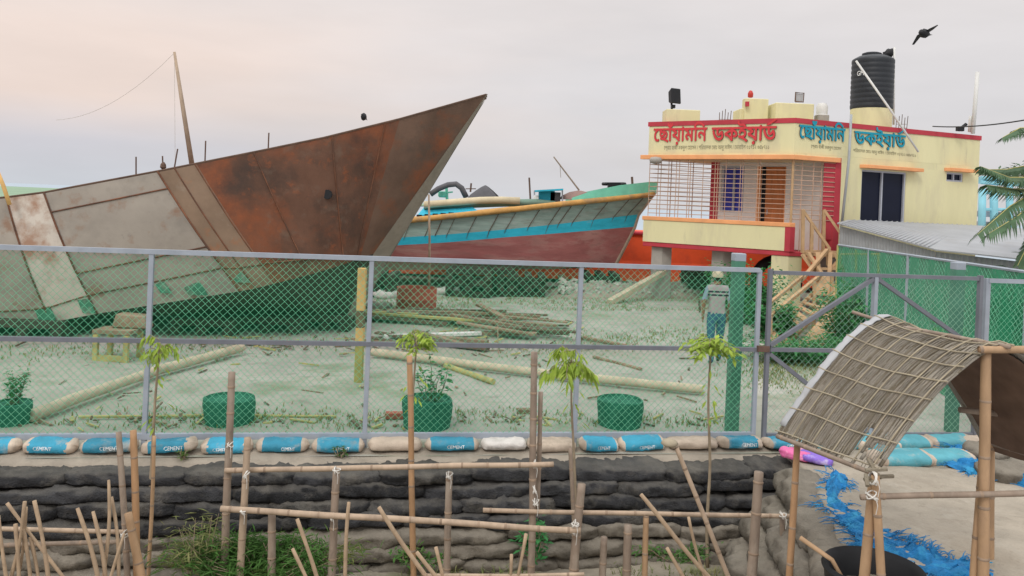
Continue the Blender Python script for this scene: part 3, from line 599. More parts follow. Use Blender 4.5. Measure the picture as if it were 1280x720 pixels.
t = thing('wheelhouse', P(684, 256, 25.6), 'small cyan wheelhouse frame on the middle of the wooden boat', 'wheelhouse')
mm = MB(); mm.bar(P(668, 239, 25.5), P(703, 237, 25.5), .9, .05); mm.build('roof', 'b_cyan', t)
mm = MB(); mm.box(P(683, 247, 25.7), (.5, .7, .42)); mm.build('cabin', 'b_cyan', t)
mm = MB(); mm.box(P(694, 247, 25.5), (.32, .3, .34)); mm.build('engine', 'tarpdark', t)
for u in (668, 703):
    mm = MB(); mm.tube([P(u, 256, 25.3), P(u, 238, 25.3)], .025, 5); mm.build('post', 'alu', t)
mm = MB(); mm.box(P(670, 250, 25.3), (.16, .2, .3)); tag(mm.build('white_jerrycan', 'white', bevel=.03), 'small white can beside the cyan wheelhouse', 'can')
mm = MB(); mm.tube([P(663, 250, 25.6), P(661.5, 222, 25.6)], .03, 5); tag(mm.build('short_mast', 'rebar'), 'short dark mast left of the cyan wheelhouse on the boat', 'mast')
mm = MB(); mm.tube([P(724, 238, 25.6), P(692, 196, 25.6)], [.03, .022], 5); 
mm.tube([P(700, 207, 25.6), P(701, 222, 25.6)], .008, 4); tag(mm.build('boom_pole', 'bam_grey'), 'thin slanting boom pole above the wooden boat deck', 'pole')
mm = MB(); c = P(724, 250, 25.6); rows = []
for s_, z in ((1, 0), (.85, .12), (.5, .24), (.1, .30)): rows.append([c + V((.6 * s_ * math.cos(6.2832 * j / n) * (1 + .2 * math.sin(3 * j)), .45 * s_ * math.sin(6.2832 * j / n), z)) for j in range(n + 1)])
mm.grid(rows); tag(mm.build('tarp_heap', 'tarpred', None, True), 'reddish brown tarp heap behind the mint green bow bulwark', 'tarp')
t = thing('anchor_winch', P(766, 240, 25.8), 'black anchor windlass on the bow of the wooden boat', 'windlass')
mm = MB(); mm.tube([P(756, 229, 25.8), P(780, 229, 25.8)], .03, 6); mm.build('axle', 'black', t)
mm = MB(); mm.box(P(768, 234, 25.8), (.42, .3, .22)); mm.build('base', 'black', t)
for u in (756, 779):
    mm = MB(); mm.lathe(P(u, 230, 25.8), [(.08, -.05), (.11, 0), (.08, .05)], 8); mm.build('drum', 'black', t)
mm = MB(); mm.tube([P(791, 236, 25.8), P(790, 221, 25.8)], .04, 5); tag(mm.build('mooring_post', 'rebar'), 'short dark mooring post near the tip of the boat bow', 'post')

# rubble bank behind
mm = MB()
for _ in range(520):
    u = random.uniform(700, 905); p = G(u, 373); q_ = random.random(); p.y += .2 + .9 * q_; p.z = .12 + .26 * q_ + random.uniform(-.03, .06); s_ = random.uniform(.035, .13)
    ax = [V((random.gauss(0, 1), random.gauss(0, 1), random.gauss(0, .5))).normalized()]; ax.append(ax[0].orthogonal().normalized()); ax.append(ax[0].cross(ax[1]))
    mm.box(p, (s_ * 1.6, s_, s_ * .6), ax)
tag(mm.build('rubble', 'rubble', base=(0, 0, 0)), 'pale rubble and plastic rubbish heaped along the far side of the yard', 'rubble', kind='stuff')
mm = MB(); rows = []
for k, (dy, z) in enumerate(((-.1, -.02), (.4, .26), (.9, .36), (3, .1))):
    rows.append([G(u, 373) + V((0, dy, z * (1 + .3 * nz((u * .03, k, 0), 1)) * min(1, (u - 684) / 40))) for u in range(684, 960, 12)])
mm.grid(rows); tag(mm.build('far_bank', 'dirt', None, True, base=(0, 0, 0)), kind='structure')

# ------------------------------------------------------------------ yellow office
C0 = P(990, 250, 22.0); L0 = P(808, 250, 24.6); R0 = P(1222, 250, 24.6)
for q in (C0, L0, R0): q.z = 0
DA = (L0 - C0); LA = DA.length; DA.normalize(); DB = (R0 - C0); LB = DB.length; DB.normalize()
NA = V((DA.y, -DA.x, 0)); NA = NA if NA.y < 0 else -NA        # outward normal of the left (sign) face
NB = V((DB.y, -DB.x, 0)); NB = NB if NB.y < 0 else -NB        # outward normal of the right face
def B(a, b, z): return C0 + DA * a + DB * b + V((0, 0, z))
bw = solve_u(lambda b: B(0, b, 3.2), 1042, 0, LB)
a1 = solve_u(lambda a: B(a, bw, 3.2), 889, 0, LA + 4)
ZF, ZS, ZR, ZE, ZE2, ZT0, ZT = 1.55, 1.72, 2.5, 4.24, 4.38, 5.25, 5.39
off = thing('office_building', (C0 + L0 + R0) / 3, 'cream two storey office with red and orange trim and lettered parapets beside the boats', 'building')
def slab(mb, a0, a1_, b0, b1_, z0, z1, mi=0): mb.hexa([B(a0, b0, z0), B(a1_, b0, z0), B(a1_, b1_, z0), B(a0, b1_, z0), B(a0, b0, z1), B(a1_, b0, z1), B(a1_, b1_, z1), B(a0, b1_, z1)], mi)
# walls of the room (window openings are framed by butted pieces)
ub = lambda u, z=3.3: solve_u(lambda b: B(0, b, z), u, 0, LB)
wb0, wb1 = ub(1076), ub(1132); vb0, vb1 = ub(1183, 4), ub(1204, 4)
WZ0, WZ1 = 2.53, 4.10; VZ0, VZ1 = 3.93, 4.20
mm = MB()
TH = .2
for (b0, b1_, z0, z1) in ((bw + .22, wb0, ZF, ZE), (wb0, wb1, ZF, WZ0), (wb0, wb1, WZ1, ZE), (wb1, vb0, ZF, ZE), (vb0, vb1, ZF, VZ0), (vb0, vb1, VZ1, ZE), (vb1, LB, ZF, ZE)):
    slab(mm, 0, TH, b0, b1_, z0, z1)
slab(mm, a1, a1 - TH, bw + TH, LB, ZF, ZE); slab(mm, TH, a1 - TH, LB - TH, LB, ZF, ZE)
mm.build('wall', 'cream', off)
mm = MB(); da0, da1 = solve_u(lambda a: B(a, bw, 3.2), 981, 0, LA), solve_u(lambda a: B(a, bw, 3.2), 945, 0, LA); wa0, wa1 = solve_u(lambda a: B(a, bw, 3.2), 929, 0, LA), solve_u(lambda a: B(a, bw, 3.2), 900, 0, LA)
DZ = ZE - .12
for (x0, x1, z0, z1) in ((.23, da0, ZS, ZE), (da0, da1, DZ, ZE), (da1, wa0, ZS, ZE), (wa0, wa1, ZS, 2.72), (wa0, wa1, DZ, ZE), (wa1, a1 - .22, ZS, ZE)):
    slab(mm, x0, x1, bw + .01, bw + TH, z0, z1)
mm.build('veranda_wall', 'whitewall', off)
mm = MB(); slab(mm, 0 - .01, .22, bw - .0, bw + .22, ZF + .1, ZE); mm.build('red_column', 'redtrim', off); mm = MB(); slab(mm, a1 - .22, a1 + .02, bw - .02, bw + .21, ZS, ZE); mm.build('red_column', 'redtrim', off); mm = MB()
slab(mm, .004, .024, bw - .36, bw - .002, ZS + .35, ZE)
mm.build('red_strip', 'redtrim', off)
# floor slab, roof slab, parapet, bands, eaves
mm = MB(); slab(mm, 0, LA + .05, -.02, LB - .05, ZF + .03, ZS - .02); mm.build('floor_slab', 'redtrim', off, bevel=.01)
mm = MB(); slab(mm, 0, LA, 0, LB, ZE, ZE2 + .05); mm.build('roof_slab', 'cream', off)
mm = MB(); slab(mm, 0, LA, 0, .18, ZE2 + .052, ZT0); slab(mm, 0, .18, .182, LB, ZE2 + .052, ZT0); slab(mm, LA - .18, LA, .182, LB, ZE2 + .052, ZT0); slab(mm, .182, LA - .182, LB - .18, LB, ZE2 + .052, ZT0)
mm.build('parapet', 'cream', off)
mm = MB(); e_ = .025
slab(mm, -e_, LA + e_, -e_, .2, ZT0 + .002, ZT); slab(mm, -e_, .2, .202, LB + e_, ZT0 + .002, ZT); slab(mm, LA - .2, LA + e_, .202, LB + e_, ZT0 + .002, ZT)
mm.build('red_coping', 'redtrim', off)
mm = MB(); slab(mm, -.02, LA + .12, -.16, -.003, ZE - .0, ZE2 - .01); slab(mm, -.14, -.003, -.16, bw + .02, ZE, ZE2 - .012); mm.build('eave', 'orange', off, bevel=.008)
mm = MB(); slab(mm, -.004, -.02, bw + .03, bw + .2, ZE - .02, ZE2 - .0); mm.build('eave_end', 'redtrim', off)
# balcony
mm = MB(); slab(mm, .12, LA + .03, -.04, .1, ZS, ZR - .12); slab(mm, LA - .10, LA + .03, .102, bw + 1, ZS, ZR - .12); mm.build('balcony_panel', 'cream', off)
mm = MB(); slab(mm, -.02, LA + .06, -.07, .13, ZR - .118, ZR); mm.build('balcony_rail', 'orange', off, bevel=.01)
mm = MB(); slab(mm, -.03, .118, -.05, .11, ZS - .015, ZR - .12); mm.build('balcony_post', 'redtrim', off)
# openings
def frame(mb, p0, p1, z0, z1, w=.05, d=.06, n=NB, mid=True):
    for z in (z0 + w / 2, z1 - w / 2): mb.bar(p0 + V((0, 0, z)), p1 + V((0, 0, z)), d, w)
    for p in ([p0.lerp(p1, w / 2 / (p1 - p0).length), p1.lerp(p0, w / 2 / (p1 - p0).length)] + ([p0.lerp(p1, .48)] if mid else [])): mb.bar(p + V((0, 0, z0 + w)), p + V((0, 0, z1 - w)), w, d, up=n)
for (nm, b0, b1_, z0, z1) in (('window', wb0, wb1, WZ0, WZ1), ('window', vb0, vb1, VZ0, VZ1)):
    fr = MB(); frame(fr, B(.05, b0, 0), B(.05, b1_, 0), z0, z1); w = fr.build(nm, 'alu', off)
    if z0 < 3: w['label'] = 'tall dark two pane sliding window'
    else: w['label'] = 'tiny dark vent window'
    mg = MB(); slab(mg, .085, .10, b0 + .01, b1_ - .01, z0 + .01, z1 - .01); mg.build('pane', 'glass', w)
for (b0, b1_, z) in ((wb0 - .1, wb1 + .3, WZ1 + .04), (vb0 - .12, vb1 + .22, VZ1 + .03)):
    mm = MB(); slab(mm, -.26, -.003, b0, b1_, z, z + .10); mm.build('sunshade', 'orange', off, bevel=.008)
fr = MB(); frame(fr, B(wa0, bw + .06, 0), B(wa1, bw + .06, 0), 2.72, DZ, .06, .06, NA); w = fr.build('window', 'alu', off); w['label'] = 'blue shuttered veranda window'
mg = MB(); slab(mg, wa0 + .02, wa1 - .02, bw + .11, bw + .14, 2.73, DZ - .01); mg.build('shutter', 'bluewin', w)
mg = MB(); slab(mg, da0 + .02, lerp(da0, da1, .72), bw + .05, bw + .1, ZS + .002, DZ - .01); dr = mg.build('door', 'door', off)
mg = MB(); slab(mg, da1 - .05, da1 - .003, bw + .0, bw + .12, ZS, DZ); slab(mg, da0 + .003, da0 + .018, bw + .0, bw + .12, ZS, DZ); mg.build('frame', 'orange', dr)
mg = MB(); mg.tube([B(lerp(da0, da1, .62), bw + .03, 2.7), B(lerp(da0, da1, .62), bw + .03, 2.85)], .015, 5); mg.build('handle', 'alu', dr)
mg = MB(); slab(mg, da0, da1, bw + .21, bw + .23, ZS, DZ); mg.build('room_shade_panel', 'black', off)  # black panel painted as the shade of the room behind the door
# veranda grille
mm = MB(); za, zb_ = ZR + .003, ZE - .003
z = za + .1
while z < zb_: 
    mm.tube([B(.06, .04, z), B(LA * .5, .04, z + .006), B(LA - .02, .04, z)], .0095, 4)
    mm.tube([B(.04, .06, z), B(.04, bw - .44, z)], .0125, 4)
    mm.tube([B(-.012, bw - .43, z), B(-.012, bw - .002, z)], .011, 4)
    mm.tube([B(LA - .04, .06, z), B(LA - .04, LB * .6, z)], .011, 4); z += .135
for a in (.05, .95, 1.02, 1.45, 1.52, 1.95, 2.2, 2.28, 2.65, 3.05, 3.12, 3.4, 3.5, 3.75, 4.0, 4.1, LA - .03):
    mm.tube([B(min(a, LA - .03), .045, za), B(min(a, LA - .03), .045, zb_)], .011, 4)
for b in (.06, .35, .75, bw - .42): mm.tube([B(.035, b, ZS), B(.035, b, zb_)], .016, 4)
for b in (.8, 1.6, 2.4, 3.3): mm.tube([B(LA - .05, b, za), B(LA - .05, b, zb_)], .014, 4)
mm.build('grille', 'bars', off)
mm = MB(); mm.tube([B(.04, .04, ZS), B(.04, .04, ZE)], .035, 6); mm.build('corner_post', 'stairwood', off)
# pillars below
for k, (a, b, w, mt) in enumerate(((.28, .25, .48, 'cream'), (2.35, .5, .36, 'concrete'), (LA - .3, .3, .36, 'concrete'), (.3, 3.4, .36, 'concrete'), (.3, LB - .3, .36, 'concrete'), (LA - .3, LB - .3, .36, 'concrete'), (2.35, LB - .3, .36, 'concrete'))):
    mm = MB(); slab(mm, a - w / 2, a + w / 2, b - w / 2, b + w / 2, -.3, ZF + .028); p = mm.build('pillar', mt, off, bevel=.015)
    if k == 0: p['label'] = 'cream painted pillar under the corner'
# lettering
from mathutils.geometry import interpolate_bezier
def text_strips(body, off_=.0, rows=84):
    """the lettering as scan strips (x0, x1, y0, y1): overlapping font outlines fill cleanly this way"""
    c = bpy.data.curves.new('tmp', 'FONT'); c.body = body; c.size = 1
    o = bpy.data.objects.new('tmp', c); COL.objects.link(o); dg = bpy.context.evaluated_depsgraph_get(); dg.update()
    polys = []
    for sp in o.to_curve(dg).splines:
        if sp.type == 'BEZIER':
            b = sp.bezier_points; pl_ = []
            for k in range(len(b)):
                p, q_ = b[k], b[(k + 1) % len(b)]; pl_ += [(v.x, v.y) for v in interpolate_bezier(p.co, p.handle_right, q_.handle_left, q_.co, 5)[:-1]]
            polys.append(pl_)
        else: polys.append([(p.co.x, p.co.y) for p in sp.points])
    o.to_curve_clear(); bpy.data.objects.remove(o); bpy.data.curves.remove(c)
    y0 = min(p[1] for pl_ in polys for p in pl_); y1 = max(p[1] for pl_ in polys for p in pl_); dy = 1 / rows
    def cross(y):
        xs = []
        for pl_ in polys:
            for (ax, ay), (bx, by) in zip(pl_, pl_[1:] + pl_[:1]):
                if (ay <= y) != (by <= y): xs.append((ax + (bx - ax) * (y - ay) / (by - ay), 1 if by > ay else -1))
        xs.sort(); w = 0; out_ = []
        for x, d in xs:
            if w == 0: st = x
            w += d
            if w == 0 and x - st > 1e-4: out_.append((st, x))
        return out_
    n = int((y1 - y0 + 2 * off_) / dy) + 1; raw = {}
    res = []; kk = max(0, round(off_ / dy))
    for i in range(n):
        y = y0 - off_ + (i + .5) * dy; iv = []
        for d in range(-kk, kk + 1):
            key = round((y + d * dy) * 1e5)
            if key not in raw: raw[key] = cross(y + d * dy)
            e = math.sqrt(max(0, off_ ** 2 - (d * dy) ** 2)); iv += [(a - e, b + e) for a, b in raw[key]]
        iv.sort(); mg_ = []
        for a, b in iv:
            if mg_ and a <= mg_[-1][1]: mg_[-1][1] = max(mg_[-1][1], b)
            else: mg_.append([a, b])
        res += [(a, b, y - dy / 2, y + dy / 2) for a, b in mg_]
    return res
def put_text(mb, body, fn, x0, x1, zscale, off_=.0, mi=0, thick=0, extra=(), rows=84):
    st = text_strips(body, off_, rows)
    lo, hi = min(q_[0] for q_ in st), max(q_[1] for q_ in st); k = (x1 - x0) / (hi - lo)
    def at(x, y, d): return fn(x0 + (x - lo) * k, y * zscale, d)
    for (a, b, c, d) in st:
        m_ = max(1, int((b - a) / .12)) if not thick else 1
        for i in range(m_):
            xa, xb = lerp(a, b, i / m_), lerp(a, b, (i + 1) / m_)
            f4 = [at(xa, c, thick), at(xb, c, thick), at(xb, d, thick), at(xa, d, thick)]
            mb.add(f4, [(0, 1, 2, 3)], mi)
            if thick: b4 = [at(xa, c, 0), at(xb, c, 0), at(xb, d, 0), at(xa, d, 0)]; mb.add(f4 + b4, [(0, 4, 5, 1), (1, 5, 6, 2), (2, 6, 7, 3), (3, 7, 4, 0)], mi + 1)
    for pts_ in extra:
        q_ = [(lo + (hi - lo) * x, y) for x, y in pts_]; f4 = [at(x, y, thick) for x, y in q_]; b4 = [at(x, y, 0) for x, y in q_]
        mb.add(f4 + b4, [(0, 1, 2, 3), (0, 4, 5, 1), (1, 5, 6, 2), (2, 6, 7, 3), (3, 7, 4, 0)], mi)
W1, W2 = 'েছাঁয়ামিন', 'ডকইয়াড'
REPH = [((.84, .70), (.965, .96), (1.0, .93), (.885, .68))]
s1 = [solve_u(lambda a: B(a, 0, 4.9), u, -.5, LA + .5) for u in (817, 884, 890, 971)]
zt = EYE - 22.9 * zd(890, 173.5) / F
def fnA(z0): return lambda x, z, d: B(-x, 0, z0 + z) + NA * (.004 + d)
for nm, ws, xs_, z0, k in (('red_lettering', (W1, W2), s1, zt, .60),):
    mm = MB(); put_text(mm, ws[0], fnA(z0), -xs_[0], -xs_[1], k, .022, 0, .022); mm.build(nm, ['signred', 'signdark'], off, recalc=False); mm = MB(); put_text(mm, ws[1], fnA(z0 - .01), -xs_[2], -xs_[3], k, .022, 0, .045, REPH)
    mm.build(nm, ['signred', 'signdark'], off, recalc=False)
mm = MB(); put_text(mm, 'েপ্রাঃ হাজী মকবুল েহােসন / পিরচালক েমাঃ আবু সাঈদ / েমাবাইল ০১৭১২ ৬৫৮৭১১', fnA(zt - .26), -s1[0] - .0 + .36, -s1[3] - .2, .17, .006, rows=30); mm.build('small_lettering', 'signgrey', off, recalc=False)
s2 = [ub(u, 4.9) for u in (998, 1055.5, 1067, 1131)]
zt2 = EYE - 22.9 * zd(1060, 179.5) / F
def fnB(z0): return lambda x, z, d: B(0, x, z0 + z) + NB * (.004 + d)
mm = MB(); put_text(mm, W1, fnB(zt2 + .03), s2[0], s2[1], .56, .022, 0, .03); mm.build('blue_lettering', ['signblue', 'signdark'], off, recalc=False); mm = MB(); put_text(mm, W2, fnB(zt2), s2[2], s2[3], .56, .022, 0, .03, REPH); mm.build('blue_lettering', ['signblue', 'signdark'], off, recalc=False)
mm = MB(); put_text(mm, 'েপ্রাঃ হাজী মকবুল েহােসন', fnB(zt2 - .22), s2[0] + .45, s2[1] - .1, .13, .006, rows=30); put_text(mm, 'পিরচালক েমাঃ আবু সাঈদ / েমাবাইল ০১৭১২ ৬৫৮৭১১', fnB(zt2 - .24), s2[2], s2[3] + .45, .13, .006, rows=30); mm.build('small_lettering', 'signgrey', off, recalc=False)
# roof stubs and equipment
def roofpt(u, v, Y): return P(u, v, Y)
def stub(u0, u1, v0, Y, depth=.7):
    a = P(u0, v0, Y); b = P(u1, v0, Y); w = (b - a).length; c = (a + b) / 2
    mm = MB(); d1 = (b - a); d1.z = 0; d1.normalize(); d2 = V((-d1.y, d1.x, 0)); z0 = ZE2 + .055
    mm.box(V((c.x, c.y, (a.z + z0) / 2)) + d2 * depth / 2, (w, depth, a.z - z0), (d1, d2, V((0, 0, 1))))
    mm.build('roof_stub', 'cream', off, bevel=.015)
stub(833.5, 875.5, 136, 24.4); stub(925.5, 945, 135.5, 24.1, .8); stub(931.5, 961, 122.5, 24.0, .3); stub(970, 1018, 128, 23.6, .75)
t = thing('floodlight', P(843, 135, 24.7), 'black floodlight on the leftmost roof stub of the office', 'floodlight')
c = P(843, 121, 24.7); ax_ = V((.35, -.75, .1)).normalized(); ax2 = ax_.cross(V((0, 0, 1))).normalized(); ax3 = ax2.cross(ax_)
mm = MB(); mm.hexa([c + ax2 * x * s_ + ax_ * y + ax3 * z * s_ for z, lst in ((-.24, ((-.19, .1), (.19, .1), (.19, -.14), (-.19, -.14))), (.26, ((-.19, .1), (.19, .1), (.19, -.14), (-.19, -.14)))) for (x, y) in lst for s_ in ((1 if y > 0 else .7),)]); mm.build('lamp_housing', 'black', t, bevel=.03)
mm = MB(); mm.box(c - ax_ * .05 - V((0, 0, .29)), (.12, .16, .1)); mm.bar(c - ax_ * .18 + V((0, 0, .1)), c - ax_ * .1 - V((0, 0, .38)), .06, .04); mm.build('bracket', 'black', t)
t = thing('warning_lamp', P(937, 135, 24.1), 'small red warning lamp on the stepped roof stub', 'lamp')
mm = MB(); mm.lathe(P(938, 122, 24.2), [(.05, 0), (.08, .02), (.085, .12), (.05, .2), (.01, .22)], 10); mm.build('lens', 'redlamp', t, True)
mm = MB(); mm.box(P(934, 130, 23.9), (.1, .1, .14)); mm.build('base', 'redtrim', t)
t = thing('light_frame', P(999, 128, 23.8), 'small square open lamp frame on the broad roof stub', 'lamp')
mm = MB(); q = [P(994, 127, 23.8), P(1004, 127.5, 23.8), P(1005, 116.5, 23.8), P(994.5, 115.5, 23.8)]; mm.tube(q + [q[0]], .022, 4); mm.build('frame', 'rebar', t)
mm = MB(); mm.quad(*[p.lerp((q[0] + q[2]) / 2, .15) + V((0, .02, 0)) for p in q]); mm.build('pane', 'sheet', t)
mm = MB(); p = P(1027, 148, 24.2); mm.lathe(p, [(.18, 0), (.18, .1), (.16, .12), (.17, .35), (.12, .45), (.02, .47)], 14); tag(mm.build('white_container', 'pvc', None, True, autos=R(40)), 'white upright container on the office roof behind the parapet', 'container')
mm = MB(); mm.box(P(1027, 149, 24.0) + V((0, 0, -.05)), (.35, .3, .35)); tag(mm.build('pump_box', 'concrete', bevel=.02), 'grey pump box on the roof in front of the white container', 'box')
for k, (u, v, Y) in enumerate(((905, 152, 24.3), (1126, 158, 25.2))):
    mm = MB()
    for j in range(5): p = P(u - 6 + j * 3.2, v + 2, Y + .1 * (j % 2)); mm.tube([p + V((0, 0, -.3)), p + V((.01 * j, 0, .33 + .05 * (j % 3)))], .011, 4)
    for z in (.0, .12): mm.tube([P(u - 6, v + 2, Y) + V((0, 0, z)), P(u + 7, v + 2, Y) + V((0, 0, z))], .006, 4)
    tag(mm.build('rebar_bunch', 'rebar'), ('bunch of rusty rebar stubs above the red lettering', 'bunch of rusty rebar stubs right of the water tank')[k], 'rebar', 'rebar stubs on the office roof')
# tank
tb = P(1089, 137, 24.3); r_ = 24.3 * 25 / F
mm = MB(); mm.lathe(V((tb.x, tb.y, ZE2 + .055)), [(r_ * .97, 0), (r_ * .97, tb.z - ZE2 - .06)], 32); mm.build('tank_base', 'cream', off, True, autos=R(40))
t = thing('water_tank', tb, 'black ribbed plastic water tank standing on a cream drum base', 'water tank')
H_ = 24.3 * 62 / F; pr = []
for i in range(10):
    z0 = H_ * i / 10; h9 = H_ / 10
    pr += [(r_ * .978, z0), (r_ * 1.0, z0 + h9 * .3), (r_ * 1.0, z0 + h9 * .7), (r_ * .978, z0 + h9 * .98)]
pr += [(r_ * .93, H_ + .02), (r_ * .7, H_ + .10), (r_ * .5, H_ + .13)]
mm = MB(); mm.lathe(tb, pr, 36); mm.build('tank_body', 'tank', t, True, autos=R(35))
mm = MB(); mm.lathe(tb + V((-.05, 0, H_ + .12)), [(.26, 0), (.28, .02), (.28, .07), (.2, .1), (.02, .11)], 20); mm.build('lid', 'tank', t, True, autos=R(40))
mm = MB(); cyl = lambda x, z, d: V((tb.x + (r_ + .012 + d) * math.sin(x), tb.y - (r_ + .012 + d) * math.cos(x), z)); put_text(mm, 'GM', lambda x, z, d: cyl(x, tb.z + H_ * .64 + z, d), -1.18, -.82, .2, .01); mm.build('lettering', 'white', t, recalc=False)
for d_, pts_, r0_ in (('white pipe slanting down across the black water tank', ((1070, 76, 23.55), (1112, 136, 23.3), (1148, 190, 23.15)), .032), ('thin white vertical pipe just right of the water tank', ((1117, 156, 24.1), (1117.5, 100, 24.1), (1118, 59, 24.1)), .03), ('grey drain pipe running down the cream wall between the blue words', ((1064, 143, 22.55), (1061, 200, 22.55), (1052, 282, 22.35)), .036), ('stout white pole standing on the right end of the roof', ((1216, 167, 24.3), (1219, 130, 24.3), (1222, 90, 24.3)), .06), ('short pale stub pole beside the stout white roof pole', ((1212, 165, 24.4), (1213, 150, 24.4), (1213.5, 145, 24.4)), .05)):
    mm = MB(); mm.tube([P(*q) for q in pts_], r0_, 7); tag(mm.build('pipe', 'greypipe' if 'drain' in d_ else 'pvc', None, True), d_, 'pipe')
mm = MB(); a, b = P(1166, 158, 24.0), P(1330, 140, 18); mm.tube([a.lerp(b, f) + V((0, 0, -.5 * f * (1 - f))) for f in rng(0, 1, 16)], .018, 5); tag(mm.build('power_cable', 'black'), 'black power cable running from the office roof to the right', 'cable')
mm = MB(); mm.tube([P(1198, 163, 24), P(1208, 155, 24)], .05, 5); mm.box(P(1200, 161, 24), (.2, .12, .14)); tag(mm.build('cable_bracket', 'black'), 'black cable bracket on the red coping near the right corner', 'bracket')
mm = MB(); mm.lathe(P(820, 196, 24.1) + V((0, 0, -.12)), [(.03, -.1), (.17, -.07), (.2, .03), (.15, .1), (.03, .12)], 12); tag(mm.build('alarm_gong', 'concrete', None, True), 'round grey gong hanging from the left end of the orange eave', 'gong')
# stairs
t = thing('wooden_staircase', G(1000, 440), 'tan wooden staircase with handrails climbing to the office veranda', 'staircase')
def q(u, v, Y): return P(u, v, Y)
mm = MB(); mm.hexa([q(1003, 319, 21.6), q(1052, 322, 21.4), q(1058, 318, 22.3), q(1008, 316, 22.6), q(1003, 315, 21.6), q(1052, 318, 21.4), q(1058, 314, 22.3), q(1008, 312, 22.6)]); mm.build('landing', 'stairwood', t)
for k, (a, b) in enumerate((((1003, 262, 21.5), (1037, 311, 21.4)), ((1030, 262, 21.9), (1057, 301, 21.7)))):
    mm = MB(); mm.bar(q(*a), q(*b), .09, .07); mm.build('handrail', 'stairwood', t)
for (u, v0, v1, Y) in ((1004, 262, 316, 21.5), (1015, 280, 316, 21.45), (1030, 262, 314, 21.9), (1036, 309, 332, 21.3), (1012, 316, 330, 21.4)):
    mm = MB(); mm.bar(q(u, v0, Y), q(u - 1, v1, Y), .08, .08); mm.build('post', 'stairwood', t)
for a, b in (((1003, 318, 21.4), (1026, 350, 20.9)), ((1034, 312, 21.2), (1002, 350, 20.5)), ((1022, 316, 21.2), (1024, 358, 20.6)), ((1038, 316, 21.2), (1036, 356, 20.7)), ((1052, 322, 21.2), (1034, 342, 21)), ((1010, 316, 21.2), (1048, 374, 20.2)), ((1043, 316, 21.2), (1056, 340, 21)), ((1015, 336, 21), (1050, 336, 21))):
    mm = MB(); mm.bar(q(*a), q(*b), .10, .06); mm.build('brace', 'stairwood', t)
mm = MB(); mm.prism([q(1022, 345, 20.4), q(1040, 347, 20.5), q(1050, 374, 20.0), q(1018, 368, 19.9)], (.02, .05, .02)); mm.build('panel', 'stairwood', t)
for a, b, w in (((1028, 342, 20.6), (963, 395, 17.2), .08), ((1012, 338, 21.2), (960, 381, 17.8), .07), ((1046, 366, 20), (966, 447, 16.2), .10), ((1018, 366, 20.6), (962, 420, 16.8), .08)):
    mm = MB(); mm.bar(q(*a), q(*b), w, .07); mm.build('rail', 'stairwood', t)
mm = MB(); mm.bar(q(1048, 392, 18.6), q(1002, 446, 16.1), .5, .05); mm.build('plank', 'stairwood', t); t.children[-1]['label'] = 'wide plank ramp'
for (u, v0, v1, Y) in ((963, 396, 450, 16.8), (988, 376, 440, 17.6), (1018, 352, 410, 19.3), (1040, 340, 395, 20)):
    mm = MB(); mm.bar(q(u, v0, Y), q(u - 1, v1, Y), .07, .07); mm.build('post', 'stairwood', t)
a0, b0_ = q(1046, 364, 20), q(966, 445, 16.2); a2, b2 = q(1018, 364, 20.6), q(962, 418, 16.8)
for f in rng(.08, .95, 9):
    mm = MB(); mm.bar(a0.lerp(b0_, f), a2.lerp(b2, f), .2, .035); mm.build('tread', 'stairwood', t)
# dark tyre-like arch and clutter below the office
mm = MB(); c = P(972, 352, 23.4); mm.tube([c + V((.62 * math.cos(a), .12, .62 * math.sin(a))) for a in rng(0, 6.283, 25)], .16, 8); tag(mm.build('tyre', 'black', None, True), 'big black tyre standing in the shade under the office', 'tyre')
bush('weeds', 'dark green weeds growing under the office behind the walking person', 'weeds', G(925, 402), 1.0, .9, 1.7, 2600, .18, .075, 'leaf_green', 24)
bush('weeds', 'bright green bush at the foot of the cream pillar', 'bush', G(967, 424), .62, .4, .95, 2000, .15, .07, 'leaf_green', 20)
bush('weeds', 'lower green weeds at the foot of the staircase', 'weeds', G(1010, 452), 1.5, .8, .6, 2600, .14, .05, 'leaf_green', 40)
bush('weeds', 'tall leafy weeds between the staircase and the side fence', 'weeds', G(1062, 440), .8, .7, 1.6, 2000, .16, .06, 'leaf_green', 26)
bush('weeds', 'yellow green shrub behind the gate near the right pillar', 'shrub', G(1185, 458), .33, .33, 1.05, 420, .11, .05, 'leaf_lime', 14)

# ------------------------------------------------------------------ tin shed
t = thing('tin_shed', P(1180, 400, 18.5), 'lean-to tin shed with sloping roof against the office wall', 'shed')
E0, E1, E2, E3 = P(1050, 280, 21.3), P(1170, 312, 18.0), P(1420, 341, 16.6), P(1330, 290, 24.0); E4 = P(1222, 283, 24.1); E5 = P(1060, 276, 22.1)
def corr(mb, p0, p1, h0, h1, zb0, pitch=.11, amp=.018):
    d = p1 - p0; L = math.hypot(d.x, d.y); n = int(L / pitch * 6); nn = V((-d.y, d.x, 0)).normalized(); r0_, r1_ = [], []
    for i in range(n + 1):
        f = i / n; o_ = nn * amp * math.sin(f * L / pitch * 6.2832); b = p0.lerp(p1, f) + o_
        r1_.append(V((b.x, b.y, lerp(h0, h1, f)))); r0_.append(V((b.x, b.y, zb0)))
    mb.grid([r0_, r1_])
mm = MB(); corr(mm, E0, E1, E0.z - .05, E1.z - .05, -.1); mm.build('side_wall', 'tin', t, True)
mm = MB(); corr(mm, E1, E2, E1.z - .05, E2.z - .05, -.1); mm.build('front_wall', 'tin', t, True)
